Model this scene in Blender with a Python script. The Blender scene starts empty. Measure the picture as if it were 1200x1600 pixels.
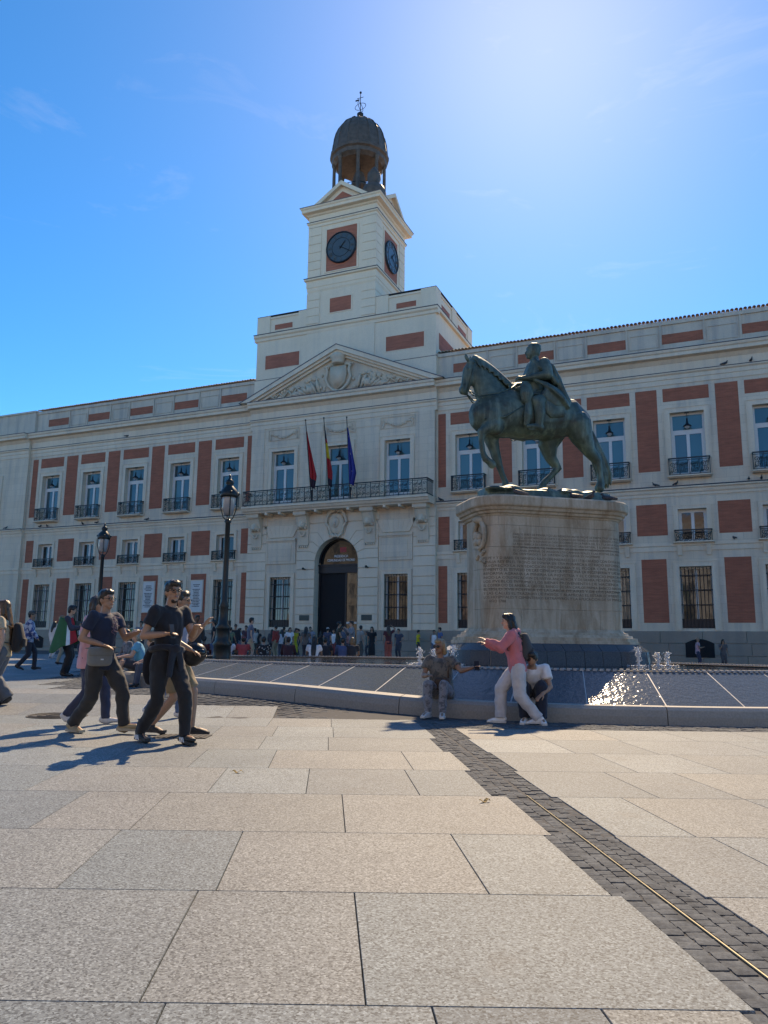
import bpy, bmesh, math, random
import numpy as np
from mathutils import Vector, Matrix, noise
R = math.radians
random.seed(7)
SC = bpy.context.scene
COL = SC.collection

# ------------------------------------------------------------------ camera
CAM_Z = 1.05
yaw, pitch, roll = R(23.38), R(9.84), R(0.643)
F = Vector((-math.sin(yaw) * math.cos(pitch), math.cos(yaw) * math.cos(pitch), math.sin(pitch)))
RT = Vector((math.cos(yaw), math.sin(yaw), 0))
UP = RT.cross(F)
RT2 = RT * math.cos(roll) + UP * math.sin(roll)
UP2 = UP * math.cos(roll) - RT * math.sin(roll)
cam = bpy.data.cameras.new('camera')
cam.sensor_fit = 'VERTICAL'; cam.sensor_height = 24.0; cam.sensor_width = 18.0
cam.lens = 1210 / 1600 * 24.0
cam.clip_start = 0.05; cam.clip_end = 3000
co = bpy.data.objects.new('camera', cam); COL.objects.link(co)
co.matrix_world = Matrix(((RT2.x, UP2.x, -F.x, 0), (RT2.y, UP2.y, -F.y, 0), (RT2.z, UP2.z, -F.z, CAM_Z), (0, 0, 0, 1)))
SC.camera = co

# ------------------------------------------------------------------ sky and sun
SUN_EL = R(42.9); SUN_AZ = R(-10.5)            # azimuth from +Y towards +X
w = bpy.data.worlds.new('World'); SC.world = w; w.use_nodes = True
nt = w.node_tree; nt.nodes.clear()
out = nt.nodes.new('ShaderNodeOutputWorld'); bg = nt.nodes.new('ShaderNodeBackground')
sky = nt.nodes.new('ShaderNodeTexSky'); sky.sky_type = 'NISHITA'; sky.sun_disc = False
sky.sun_elevation = SUN_EL; sky.sun_rotation = SUN_AZ
sky.altitude = 650; sky.air_density = 0.55; sky.dust_density = 0.16; sky.ozone_density = 8.0
bg.inputs[1].default_value = 0.143
hs = nt.nodes.new('ShaderNodeHueSaturation'); hs.inputs['Saturation'].default_value = 1.24; nt.links.new(sky.outputs[0], hs.inputs['Color']); 
wc = nt.nodes.new('ShaderNodeTexCoord'); wm = nt.nodes.new('ShaderNodeMapping'); wm.inputs['Scale'].default_value = (2.2, 2.2, 9); wm.inputs['Rotation'].default_value = (.25, .35, .6)
wn = nt.nodes.new('ShaderNodeTexNoise'); wn.inputs['Scale'].default_value = 2.4; wn.inputs['Detail'].default_value = 9; wn.inputs['Roughness'].default_value = .62; wn.inputs['Distortion'].default_value = .6
wr = nt.nodes.new('ShaderNodeValToRGB'); wr.color_ramp.elements[0].position = .60; wr.color_ramp.elements[1].position = .82; wr.color_ramp.elements[1].color = (.11, .11, .11, 1)
wx = nt.nodes.new('ShaderNodeMix'); wx.data_type = 'RGBA'; wg = nt.nodes.new('ShaderNodeHueSaturation'); wg.inputs['Saturation'].default_value = .5; wg.inputs['Value'].default_value = 1.25   # thin cirrus veils
nt.links.new(wc.outputs['Generated'], wm.inputs[0]); nt.links.new(wm.outputs[0], wn.inputs['Vector']); nt.links.new(wn.outputs['Fac'], wr.inputs[0]); nt.links.new(wr.outputs[0], wx.inputs[0])
nt.links.new(hs.outputs[0], wx.inputs[6]); nt.links.new(hs.outputs[0], wg.inputs['Color']); nt.links.new(wg.outputs[0], wx.inputs[7]); nt.links.new(wx.outputs[2], bg.inputs[0]); nt.links.new(bg.outputs[0], out.inputs[0])
sl = bpy.data.lights.new('sun', 'SUN'); sl.energy = 2.0; sl.angle = R(0.53); sl.color = (1, .97, .92)
so = bpy.data.objects.new('sun', sl); COL.objects.link(so)
sd = Vector((math.sin(SUN_AZ) * math.cos(SUN_EL), math.cos(SUN_AZ) * math.cos(SUN_EL), math.sin(SUN_EL)))
so.rotation_euler = sd.to_track_quat('Z', 'Y').to_euler(); so.location = (0, 0, 80)
vs = SC.view_settings
vs.view_transform = 'Standard'; vs.look = 'None'; vs.gamma = 1.0; vs.use_curve_mapping = False
vs.exposure = 1.58
vs.use_white_balance = True; vs.white_balance_temperature = 11500; vs.white_balance_tint = 15   # camera balanced for the shade

# ------------------------------------------------------------------ helpers
def gz(x, y=0.0):
    """height of the plaza, which is level near the viewer and rises gently to the far left"""
    q = -.4*(x+2.5) + .9*(y-11.7)
    if q <= 0: return 0.0
    k = min(1.0, max(0.0, (-1-x)/4)); k = k*k*(3-2*k)
    return k*(.15*(1-math.exp(-(q/1.3)**2)) + .4*(1-math.exp(-q/40)))

class MB:
    def __init__(s): s.v = []; s.f = []; s.mi = []; s.cur = 0
    def add(s, vs, fs):
        b = len(s.v); s.v += [tuple(p) for p in vs]
        for f in fs: s.f.append(tuple(b + i for i in f)); s.mi.append(s.cur)
        return s
    def box(s, x0, x1, y0, y1, z0, z1):
        return s.add([(x0,y0,z0),(x1,y0,z0),(x1,y1,z0),(x0,y1,z0),(x0,y0,z1),(x1,y0,z1),(x1,y1,z1),(x0,y1,z1)],
              [(0,3,2,1),(4,5,6,7),(0,1,5,4),(1,2,6,5),(2,3,7,6),(3,0,4,7)])
    def bbox(s, x0, x1, y0, y1, z0, z1, b=.02):
        """box facing -Y with a chamfered front edge"""
        return s.add([(x0,y1,z0),(x1,y1,z0),(x1,y1,z1),(x0,y1,z1),
                      (x0,y0+b,z0),(x1,y0+b,z0),(x1,y0+b,z1),(x0,y0+b,z1),
                      (x0+b,y0,z0+b),(x1-b,y0,z0+b),(x1-b,y0,z1-b),(x0+b,y0,z1-b)],
              [(3,2,1,0),(0,1,5,4),(1,2,6,5),(2,3,7,6),(3,0,4,7),(4,5,9,8),(5,6,10,9),(6,7,11,10),(7,4,8,11),(8,9,10,11)])
    def ext(s, poly, axis, a, b):
        """extrude a 2D polygon along an axis: 'x' poly=(y,z), 'y' poly=(x,z), 'z' poly=(x,y)"""
        n = len(poly)
        m = {'x': lambda p, t: (t, p[0], p[1]), 'y': lambda p, t: (p[0], t, p[1]), 'z': lambda p, t: (p[0], p[1], t)}[axis]
        vs = [m(p, a) for p in poly] + [m(p, b) for p in poly]
        fs = [tuple(range(n)), tuple(range(2*n-1, n-1, -1))] + [((i+1) % n, i, n+i, n+(i+1) % n) for i in range(n)]
        return s.add(vs, fs)
    def tube(s, pts, r, n=6, cap=True, side=None):
        """tube through pts; r is a number or list of numbers / (ra, rb) pairs"""
        pts = [Vector(p) for p in pts]; k = len(pts)
        rr = r if isinstance(r, (list, tuple)) else [r] * k
        ref = Vector(side) if side is not None else None
        vs = []; prev = None
        for i, p in enumerate(pts):
            t = (pts[min(i+1, k-1)] - pts[max(i-1, 0)])
            t = t.normalized() if t.length > 1e-9 else Vector((0, 0, 1))
            if ref is not None: u = ref - t * ref.dot(t)
            elif prev is not None: u = prev - t * prev.dot(t)
            else:
                h = Vector((0, 0, 1)) if abs(t.z) < .9 else Vector((1, 0, 0)); u = h - t * h.dot(t)
            if u.length < 1e-6: u = t.orthogonal()
            u.normalize(); prev = u; wv = t.cross(u)
            ra, rb = rr[i] if isinstance(rr[i], (tuple, list)) else (rr[i], rr[i])
            for j in range(n):
                a = 2 * math.pi * j / n
                vs.append(p + u * (ra * math.cos(a)) + wv * (rb * math.sin(a)))
        fs = [(i*n+j, i*n+(j+1) % n, (i+1)*n+(j+1) % n, (i+1)*n+j) for i in range(k-1) for j in range(n)]
        if cap: fs += [tuple(range(n-1, -1, -1)), tuple((k-1)*n+j for j in range(n))]
        return s.add(vs, fs)
    def limb(s, pts, r, n=12, side=None):
        """tube with rounded ends, for bodies"""
        pts = [Vector(p) for p in pts]
        rr = [(q if isinstance(q, (tuple, list)) else (q, q)) for q in r]
        def ends(p, q, rad):
            d = (p - q).normalized(); m = min(rad)
            return [(p + d * m * .87, (rad[0]*.5, rad[1]*.5)), (p + d * m * .5, (rad[0]*.87, rad[1]*.87))]
        a = ends(pts[0], pts[1], rr[0]); b = ends(pts[-1], pts[-2], rr[-1])[::-1]
        P = [x[0] for x in a] + pts + [x[0] for x in b]; Q = [x[1] for x in a] + rr + [x[1] for x in b]
        return s.tube(P, Q, n, True, side)
    def ball(s, c, r, n=12, m=8):
        c = Vector(c); rx, ry, rz = r if isinstance(r, (tuple, list)) else (r, r, r)
        vs = [c + Vector((0, 0, -rz))]
        for i in range(1, m):
            t = -math.pi/2 + math.pi * i / m
            for j in range(n):
                a = 2*math.pi*j/n; vs.append(c + Vector((rx*math.cos(t)*math.cos(a), ry*math.cos(t)*math.sin(a), rz*math.sin(t))))
        vs.append(c + Vector((0, 0, rz))); L = len(vs)-1
        fs = [(0, 1+(j+1) % n, 1+j) for j in range(n)]
        for i in range(m-2):
            for j in range(n): fs.append((1+i*n+j, 1+i*n+(j+1) % n, 1+(i+1)*n+(j+1) % n, 1+(i+1)*n+j))
        fs += [(1+(m-2)*n+j, 1+(m-2)*n+(j+1) % n, L) for j in range(n)]
        return s.add(vs, fs)
    def pillow(s, c, r, e=.5, n=20, m=12):
        """rounded box (superquadric)"""
        k = len(s.v); s.ball((0, 0, 0), 1.0, n, m); c = Vector(c); pw = lambda q: math.copysign(abs(q)**e, q)
        for i in range(k, len(s.v)):
            x, y, z = s.v[i]; h_ = math.hypot(x, y); f_ = pw(h_)/h_ if h_ > 1e-6 else 0
            ca, sa = (x/h_, y/h_) if h_ > 1e-6 else (0, 0)
            s.v[i] = (c.x+r[0]*pw(ca)*abs(h_)**e, c.y+r[1]*pw(sa)*abs(h_)**e, c.z+r[2]*pw(z))
        return s
    def lathe(s, prof, c=(0, 0, 0), n=16):
        c = Vector(c); vs = []; k = len(prof)
        for r, z in prof:
            for j in range(n):
                a = 2*math.pi*j/n; vs.append(c + Vector((r*math.cos(a), r*math.sin(a), z)))
        fs = [(i*n+j, i*n+(j+1) % n, (i+1)*n+(j+1) % n, (i+1)*n+j) for i in range(k-1) for j in range(n)]
        fs += [tuple(range(n-1, -1, -1)), tuple((k-1)*n+j for j in range(n))]
        return s.add(vs, fs)
    def mesh(s, name, smooth=False):
        m = bpy.data.meshes.new(name); m.from_pydata(s.v, [], s.f)
        if any(s.mi): m.polygons.foreach_set('material_index', s.mi)
        if smooth: m.polygons.foreach_set('use_smooth', [True] * len(m.polygons))
        m.update(); return m
    def build(s, name, mat, parent=None, smooth=False, fix=False):
        m = s.mesh(name, smooth)
        if fix:
            b = bmesh.new(); b.from_mesh(m); bmesh.ops.recalc_face_normals(b, faces=b.faces); b.to_mesh(m); b.free()
        return place(m, name, mat, parent)

def place(m, name, mat, parent=None, loc=None, rz=None):
    o = bpy.data.objects.new(name, m); COL.objects.link(o)
    if mat is not None and not m.materials:
        for x in (mat if isinstance(mat, (list, tuple)) else [mat]): m.materials.append(x)
    if parent is not None: o.parent = parent
    if loc is not None: o.location = loc
    if rz is not None: o.rotation_euler = (0, 0, rz)
    return o
def tag(o, label, cat, group=None, kind=None):
    if label: o['label'] = label
    if cat: o['category'] = cat
    if group: o['group'] = group
    if kind: o['kind'] = kind
    return o
def empty(name, loc=(0, 0, 0), rz=0, label=None, cat=None, group=None):
    o = bpy.data.objects.new(name, None); COL.objects.link(o); o.location = loc; o.rotation_euler = (0, 0, rz)
    o.empty_display_size = .2
    return tag(o, label, cat, group)
def copy_tree(o, parent=None):
    c = o.copy(); COL.objects.link(c); c.parent = parent
    for ch in [k for k in COL.objects if k.parent == o]: copy_tree(ch, c)
    return c
def arc(cx, cz, r, a0, a1, n): return [(cx + r*math.cos(R(a0+(a1-a0)*i/n)), cz + r*math.sin(R(a0+(a1-a0)*i/n))) for i in range(n+1)]

# ------------------------------------------------------------------ materials
class NT:
    def __init__(s, name):
        s.m = bpy.data.materials.new(name); s.m.use_nodes = True; s.t = s.m.node_tree; s.t.nodes.clear()
        s.o = s.n('ShaderNodeOutputMaterial'); s.b = s.n('ShaderNodeBsdfPrincipled'); s.l(s.b.outputs[0], s.o.inputs[0])
        s.tc = s.n('ShaderNodeTexCoord')
    def n(s, t, **k):
        x = s.t.nodes.new(t)
        for a, b in k.items(): setattr(x, a, b)
        return x
    def l(s, a, b): s.t.links.new(a, b)
    def noise(s, sc, det=4, rough=.6, vec=None, dist=0):
        x = s.n('ShaderNodeTexNoise'); x.inputs['Scale'].default_value = sc; x.inputs['Detail'].default_value = det
        x.inputs['Roughness'].default_value = rough; x.inputs['Distortion'].default_value = dist
        s.l(vec if vec is not None else s.tc.outputs['Object'], x.inputs['Vector']); return x.outputs['Fac']
    def map(s, scale=(1, 1, 1), rot=(0, 0, 0), loc=(0, 0, 0)):
        x = s.n('ShaderNodeMapping'); x.inputs['Scale'].default_value = scale; x.inputs['Rotation'].default_value = rot; x.inputs['Location'].default_value = loc
        s.l(s.tc.outputs['Object'], x.inputs[0]); return x.outputs[0]
    def ramp(s, fac, stops):
        x = s.n('ShaderNodeValToRGB'); e = x.color_ramp.elements
        while len(e) < len(stops): e.new(.5)
        for k, (p, c) in enumerate(stops): e[k].position = p; e[k].color = (*c, 1) if len(c) == 3 else c
        s.l(fac, x.inputs[0]); return x.outputs[0]
    def mix(s, fac, a, b, bt='MIX'):
        x = s.n('ShaderNodeMix', data_type='RGBA', blend_type=bt)
        for sk, v in ((x.inputs[0], fac), (x.inputs[6], a), (x.inputs[7], b)):
            if hasattr(v, 'is_output') or hasattr(v, 'links'): s.l(v, sk)
            elif isinstance(v, (int, float)): sk.default_value = v
            else: sk.default_value = (*v, 1)
        return x.outputs[2]
    def math(s, op, a, b=0.0):
        x = s.n('ShaderNodeMath', operation=op)
        for sk, v in ((x.inputs[0], a), (x.inputs[1], b)):
            if isinstance(v, (int, float)): sk.default_value = v
            else: s.l(v, sk)
        return x.outputs[0]
    def col(s, v):
        if isinstance(v, tuple): s.b.inputs['Base Color'].default_value = (*v, 1)
        else: s.l(v, s.b.inputs['Base Color'])
    def bump(s, h, d=.02, st=.6):
        x = s.n('ShaderNodeBump'); x.inputs['Distance'].default_value = d; x.inputs['Strength'].default_value = st
        s.l(h, x.inputs['Height']); s.l(x.outputs[0], s.b.inputs['Normal'])
    def set(s, rough=.7, metal=0, ior=None, **k):
        s.b.inputs['Roughness'].default_value = rough; s.b.inputs['Metallic'].default_value = metal
        if ior: s.b.inputs['IOR'].default_value = ior
        for a, v in k.items(): s.b.inputs[a.replace('_', ' ')].default_value = v
        return s.m
M = {}
def plain(name, col, rough=.6, metal=0, var=.12, scale=9, bump=0, ior=None, **k):
    t = NT(name); c = Vector(col)
    f = t.noise(scale, 5)
    t.col(t.ramp(f, [(.3, tuple(c*(1-var))), (.7, tuple(c*(1+var)))]))
    if bump: t.bump(t.noise(scale*3, 5), bump)
    M[name] = t.set(rough, metal, ior, **k); return M[name]

def stone(name, a, b, streak=.5, joint=True, grey=(.30, .30, .30)):
    t = NT(name)
    f = t.noise(.35, 6, .65)
    c = t.ramp(f, [(.3, a), (.72, b)])
    fine = t.noise(14, 5, .7)
    c = t.mix(.35, c, t.ramp(fine, [(.3, (.72, .72, .72)), (.7, (1.12, 1.12, 1.12))]), 'MULTIPLY')
    st = t.noise(1.0, 5, .6, t.map((2.2, 2.2, .16)))               # rain streaks run down the wall
    c = t.mix(t.ramp(st, [(.47, (0, 0, 0)), (.74, (streak, streak, streak))]), c, grey)
    if joint:
        br = t.n('ShaderNodeTexBrick'); br.offset = .5
        t.l(t.map((1, 1, 1), (R(90), 0, 0)), br.inputs['Vector'])
        br.inputs['Scale'].default_value = 1; br.inputs['Brick Width'].default_value = 1.35; br.inputs['Row Height'].default_value = .52
        br.inputs['Mortar Size'].default_value = .008
        br.inputs['Color1'].default_value = (1, 1, 1, 1); br.inputs['Color2'].default_value = (.92, .91, .90, 1); br.inputs['Mortar'].default_value = (.68, .67, .66, 1)
        c = t.mix(.8, c, br.outputs[0], 'MULTIPLY')
    t.col(c); t.bump(fine, .006, .5)
    M[name] = t.set(.85)
stone('limestone', (0.72, 0.575, 0.43), (0.82, 0.665, 0.51))
stone('trim_stone', (0.74, 0.59, 0.44), (0.84, 0.685, 0.525), .3, False)
stone('carved_stone', (0.62, 0.495, 0.365), (0.76, 0.615, 0.465), .4, False)
stone('painted_wall', (0.78, 0.625, 0.47), (0.86, 0.7, 0.535), .18, False, (.4, .38, .36))
stone('parapet_stone', (0.55, 0.45, 0.35), (0.72, 0.6, 0.48), .55, False, (.24, .24, .25))
stone('granite_plinth', (0.27, 0.225, 0.18), (0.36, 0.305, 0.25), .3, False, (.15, .15, .16))
stone('pedestal_stone', (.46, .39, .31), (.56, .49, .40), .0, False)
def brickmat(name, c1, c2, mo):
    t = NT(name); br = t.n('ShaderNodeTexBrick'); t.l(t.map((1, 1, 1), (R(90), 0, 0)), br.inputs['Vector'])
    br.inputs['Scale'].default_value = 1; br.inputs['Brick Width'].default_value = .27; br.inputs['Row Height'].default_value = .065
    br.inputs['Mortar Size'].default_value = .007; br.inputs['Color1'].default_value = (*c1, 1); br.inputs['Color2'].default_value = (*c2, 1); br.inputs['Mortar'].default_value = (*mo, 1)
    big = t.noise(1.2, 4); c = t.mix(.6, br.outputs[0], t.ramp(big, [(.3, (.8, .8, .8)), (.7, (1.15, 1.1, 1.08))]), 'MULTIPLY')
    row = t.noise(1, 3, .6, t.map((.8, .8, 9))); c = t.mix(.5, c, t.ramp(row, [(.35, (.72, .72, .72)), (.65, (1.2, 1.2, 1.2))]), 'MULTIPLY')
    t.col(c); t.bump(br.outputs[1], .01, -.4); M[name] = t.set(.85)
brickmat('brick', (.47, .125, .07), (.40, .105, .06), (.40, .155, .10))
brickmat('painted_brick', (.48, .145, .09), (.44, .13, .083), (.43, .14, .09))
# pedestal gets brown run-off stains
t = NT('pedestal_stained'); base = t.ramp(t.noise(.8, 6, .6), [(.3, (.47, .39, .29)), (.7, (.57, .49, .385))])
st = t.noise(1.0, 7, .7, t.map((2.4, 2.4, .55)), .8)
c = t.mix(t.ramp(st, [(.43, (0, 0, 0)), (.66, (.8, .8, .8))]), base, (.27, .175, .10))
st2 = t.noise(1.0, 6, .7, t.map((5, 5, .4), loc=(3, 1, 0)))
c = t.mix(t.ramp(st2, [(.55, (0, 0, 0)), (.75, (.5, .5, .5))]), c, (.20, .17, .14))
fine = t.noise(22, 5, .7); c = t.mix(.4, c, t.ramp(fine, [(.3, (.75, .75, .75)), (.7, (1.1, 1.1, 1.1))]), 'MULTIPLY')
t.col(c); t.bump(fine, .008, .6); M['pedestal_stained'] = t.set(.85)
plain('carved_letter', (.12, .09, .06), .9)
plain('window_white', (.66, .65, .62), .45, var=.05)
plain('iron', (.012, .014, .018), .42, .2, .2, 20, ior=1.5)
plain('iron_green', (.012, .020, .022), .4, .2, .2, 20)
plain('lead', (.11, .11, .13), .6, .3)
plain('shade_blind', (.10, .16, .155), .9, var=.08)
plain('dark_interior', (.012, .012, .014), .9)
plain('cream_curtain', (.42, .40, .34), .9)
def glassmat(name, col, rough, ior):
    t = NT(name); t.col(col); t.bump(t.noise(1.6, 2), .02, .12); M[name] = t.set(rough, 0, ior)
t = NT('pane_teal'); oi = t.n('ShaderNodeObjectInfo'); t.col(t.ramp(oi.outputs['Random'], [(0, (.05, .13, .125)), (.35, (.035, .085, .095)), (.6, (.07, .15, .14)), (.8, (.025, .05, .06)), (1, (.12, .17, .155))])); t.bump(t.noise(1.3, 2), .02, .16); M['pane_teal'] = t.set(.06, 0, 1.75)
t = NT('pane_dark'); oi = t.n('ShaderNodeObjectInfo'); t.col(t.ramp(oi.outputs['Random'], [(0, (.012, .014, .016)), (.4, (.03, .034, .034)), (.7, (.018, .02, .02)), (.85, (.16, .155, .13)), (1, (.26, .25, .21))])); t.bump(t.noise(1.3, 2), .02, .16); M['pane_dark'] = t.set(.05, 0, 1.65)
glassmat('pane_door', (.006, .007, .009), .06, 1.5)
plain('sign_white', (.78, .78, .76), .5, var=.02)
plain('sign_ink', (.03, .03, .035), .7)
plain('sign_red', (.45, .03, .03), .5)
plain('marble_plaque', (.60, .60, .58), .5, var=.06, scale=3)
plain('bronze_plaque', (.05, .07, .065), .5, .4)
plain('roof_tile', (.40, .29, .20), .85, var=.3, scale=6)
plain('dome_lead', (.12, .085, .068), .6, .2, .3, 3)
plain('clock_dial', (.055, .085, .10), .35, var=.08)
plain('clock_mark', (.10, .12, .13), .5)
plain('gold', (.5, .33, .10), .3, .9)
plain('brass', (.33, .28, .18), .55, .6)
plain('lamp_glass', (.34, .35, .35), .12, var=.05, ior=1.6)
# ================================================================== ground
def granite(name):
    t = NT(name); oi = t.n('ShaderNodeObjectInfo')
    tone = t.ramp(oi.outputs['Random'], [(0, (0.106, 0.135, 0.156)), (.2, (0.152, 0.186, 0.203)), (.4, (0.177, 0.190, 0.194)), (.55, (0.122, 0.152, 0.172)), (.72, (0.171, 0.183, 0.184)), (.86, (0.142, 0.174, 0.194)), (1, (0.186, 0.222, 0.238))])
    vec = t.map((1, 1, 1))
    v = t.n('ShaderNodeTexVoronoi'); v.inputs['Scale'].default_value = 130; t.l(vec, v.inputs['Vector'])
    sep = t.n('ShaderNodeSeparateColor'); t.l(v.outputs['Color'], sep.inputs[0])
    c = t.mix(.85, tone, t.ramp(sep.outputs[0], [(0, (.25, .25, .26)), (.2, (.55, .55, .56)), (.35, (1, 1, 1)), (.72, (1.12, 1.1, 1.06)), (1, (1.9, 1.88, 1.84))]), 'MULTIPLY')
    f = t.noise(70, 4, .8, vec); c = t.mix(.55, c, t.ramp(f, [(.36, (.45, .45, .46)), (.5, (1, 1, 1)), (.63, (1.5, 1.49, 1.46))]), 'MULTIPLY')
    big = t.noise(.9, 5, .6, vec); c = t.mix(.7, c, t.ramp(big, [(.3, (.78, .78, .79)), (.7, (1.14, 1.12, 1.09))]), 'MULTIPLY')
    stn = t.noise(2.3, 5, .6, t.map((1, 1, 1), loc=(7, 3, 0))); c = t.mix(t.ramp(stn, [(.6, (0, 0, 0)), (.72, (.35, .35, .35))]), c, (.11, .105, .10))
    gum = t.n('ShaderNodeTexVoronoi'); gum.inputs['Scale'].default_value = 1.7; t.l(t.map((1, 1, 1), loc=(2, 5, 0)), gum.inputs['Vector'])
    c = t.mix(t.ramp(gum.outputs['Distance'], [(.03, (.5, .5, .5)), (.046, (0, 0, 0))]), c, (.07, .068, .066))
    t.col(c); t.bump(f, .0015, .4); M[name] = t.set(.7, 0, None, Specular_IOR_Level=.3)
granite('granite_paving')
t = NT('far_paving'); br = t.n('ShaderNodeTexBrick'); t.l(t.map((1, 1, 1), (0, 0, R(-23.0))), br.inputs['Vector'])
br.inputs['Scale'].default_value = 1; br.inputs['Brick Width'].default_value = 1.0; br.inputs['Row Height'].default_value = 1.08; br.inputs['Mortar Size'].default_value = .01
br.inputs['Color1'].default_value = (.17, .182, .19, 1); br.inputs['Color2'].default_value = (.187, .20, .207, 1); br.inputs['Mortar'].default_value = (.2, .19, .18, 1)
f = t.noise(120, 3, .7); t.col(t.mix(.5, br.outputs[0], t.ramp(f, [(.35, (.7, .7, .7)), (.65, (1.3, 1.3, 1.3))]), 'MULTIPLY')); M['far_paving'] = t.set(.65)
t = NT('cobble'); gp = t.n('ShaderNodeNewGeometry').outputs['Position']; f = t.noise(60, 4, .7, gp); f3 = t.noise(8.3, 2, .5, gp)
c = t.ramp(f3, [(.3, (.066, .074, .082)), (.7, (.128, .142, .152))]); c = t.mix(.7, c, t.ramp(f, [(.3, (.6, .6, .6)), (.7, (1.5, 1.5, 1.45))]), 'MULTIPLY')
t.col(c); t.bump(f, .003, .6); M['cobble'] = t.set(.9, 0, None, Specular_IOR_Level=.15)
plain('joint_dirt', (.055, .057, .06), .95)
# grid direction of the slabs
GA = R(23.0)                                   # rows run along u, joints between slabs along v
UX = Vector((math.cos(GA), math.sin(GA))); VX = Vector((math.cos(R(117.3)), math.sin(R(117.3))))
DET = UX.x*VX.y-UX.y*VX.x
def UV(u, v): p = UX*u + VX*v; return p.x, p.y
def toUV(x, y): return (x*VX.y-y*VX.x)/DET, (UX.x*y-UX.y*x)/DET
FCX, FCY, FA, FB, FT = -6.19, 18.11, 8.36, 4.88, -.21   # rim of the basin
def ell(t, off=0.0):
    ct, st = math.cos(t), math.sin(t); x = (FA)*ct; y = (FB)*st
    n = Vector((ct/FA, st/FB)).normalized(); x += n.x*off; y += n.y*off
    return FCX+x*math.cos(FT)-y*math.sin(FT), FCY+x*math.sin(FT)+y*math.cos(FT)
def ell_d(x, y):
    """approximate distance outside the rim"""
    dx, dy = x-FCX, y-FCY; a = dx*math.cos(FT)+dy*math.sin(FT); b = -dx*math.sin(FT)+dy*math.cos(FT)
    k = math.hypot(a/FA, b/FB); g = math.hypot(a/FA**2, b/FB**2)/max(k, 1e-6); return (k-1)/g
# one sheet for the whole plaza (underlies the slabs; visible far away)
mb = MB(); xs = sorted({-600, -300, -150, -90, -70, *[-60+2*i for i in range(23)], *[-16+.5*i for i in range(37)], 4, 10, 20, 60, 150, 300, 600}); ys = sorted({-400, -100, -20, 0, 3, *[6+.5*i for i in range(41)], 28, 30, 34, 40, 50, 80, 200, 700})
vv = [(x, y, gz(x, y)-.03) for y in ys for x in xs]; nx = len(xs)
mb.add(vv, [(j*nx+i, j*nx+i+1, (j+1)*nx+i+1, (j+1)*nx+i) for j in range(len(ys)-1) for i in range(nx-1)])
gr = mb.build('plaza_ground', M['joint_dirt']); gr['kind'] = 'structure'
# rows of slabs: joints between rows at v, joints within a row at u
VB = [.38, 1.45, 2.52, 3.59, 4.68, 5.84, 7.0, 8.2]
while VB[-1] < 46: VB.append(VB[-1]+1.15)
SU = 1.46                                       # strip of setts: brass line at u = SU
HALF = [(.2, .2), (.22, .2), (.17, .21), (.21, .19), (.16, .2), (.26, .16), (.2, .2), (.26, .18), (.18, .22)]
def strip_half(k): return HALF[k % 9]
def row_of(v):
    for i in range(len(VB)-1):
        if VB[i] <= v < VB[i+1]: return i
    return 0
JOINTS = {1: ([.83, .33, -.46, -1.3], [2.4]), 2: ([.135, -.54, -1.39, -2.3], [2.3, 3.1]), 3: ([.72, -.465, -1.16, -2.0], [2.2, 3.2]), 4: ([.12, -1.12, -1.7, -2.6], [2.12, 3.0]), 5: ([.68, -.14, -.85, -2.17], [2.4, 3.0, 4.1]), 6: ([.76, -.5, -1.2, -2.0], [2.7, 3.5])}
rnd = random.Random(21)
def slab_cell(u0, u1, v0, v1, g=.0019, h=0.0):
    q = [UV(u0+g, v0+g), UV(u1-g, v0+g), UV(u1-g, v1-g), UV(u0+g, v1-g)]
    b = .002; q2 = [UV(u0+g+b, v0+g+b), UV(u1-g-b, v0+g+b), UV(u1-g-b, v1-g-b), UV(u0+g+b, v1-g-b)]
    mb = MB(); vs = [(x, y, gz(x, y)-.028) for x, y in q]+[(x, y, gz(x, y)-.004+h) for x, y in q]+[(x, y, gz(x, y)+h) for x, y in q2]
    mb.add(vs, [(0,1,5,4),(1,2,6,5),(2,3,7,6),(3,0,4,7),(4,5,9,8),(5,6,10,9),(6,7,11,10),(7,4,8,11),(8,9,10,11)]); return mb
far = MB(); nslab = 0; CURB_OFF = 1.62; cells = {}; pending = []
for k in range(len(VB)-1):
    v0, v1 = VB[k], VB[k+1]; lo, hi = strip_half(k)
    us = [SU-lo]; ur = [SU+hi]
    if k in JOINTS: us += JOINTS[k][0]; ur += JOINTS[k][1]
    while us[-1] > -30: us.append(us[-1]-rnd.choice((.68, .72, .85, 1.18, 1.2)))
    while ur[-1] < 14: ur.append(ur[-1]+rnd.choice((.7, .85, .9, 1.2)))
    for a, b in [(us[i+1], us[i]) for i in range(len(us)-1)] + [(ur[i], ur[i+1]) for i in range(len(ur)-1)]:
        ds = [ell_d(*UV(p, q)) for p in (a, (a+b)/2, b) for q in (v0, v1)]
        if min(ds) < CURB_OFF+.45: continue     # ring of setts round the fountain
        mid = UV((a+b)/2, (v0+v1)/2)
        dd = mid[0]*F.x+mid[1]*F.y; side = mid[0]*RT.x+mid[1]*RT.y
        cells.setdefault(k, []).append((a, b))
        if dd < .8 or abs(side) > dd*.56+2.2 or mid[1] > 47: continue
        pending.append((dd, a, b, v0, v1))
pending.sort()
for i, (dd, a, b, v0, v1) in enumerate(pending):
    if i < 300: slab_cell(a, b, v0, v1).build('paving_slab', M['granite_paving'], gr)
    else: far.add([(x, y, gz(x, y)-.002) for x, y in (UV(a+.006, v0+.006), UV(b-.006, v0+.006), UV(b-.006, v1-.006), UV(a+.006, v1-.006))], [(0, 1, 2, 3)])
o = far.build('distant_paving', M['far_paving'], gr); o['kind'] = 'stuff'
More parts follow.
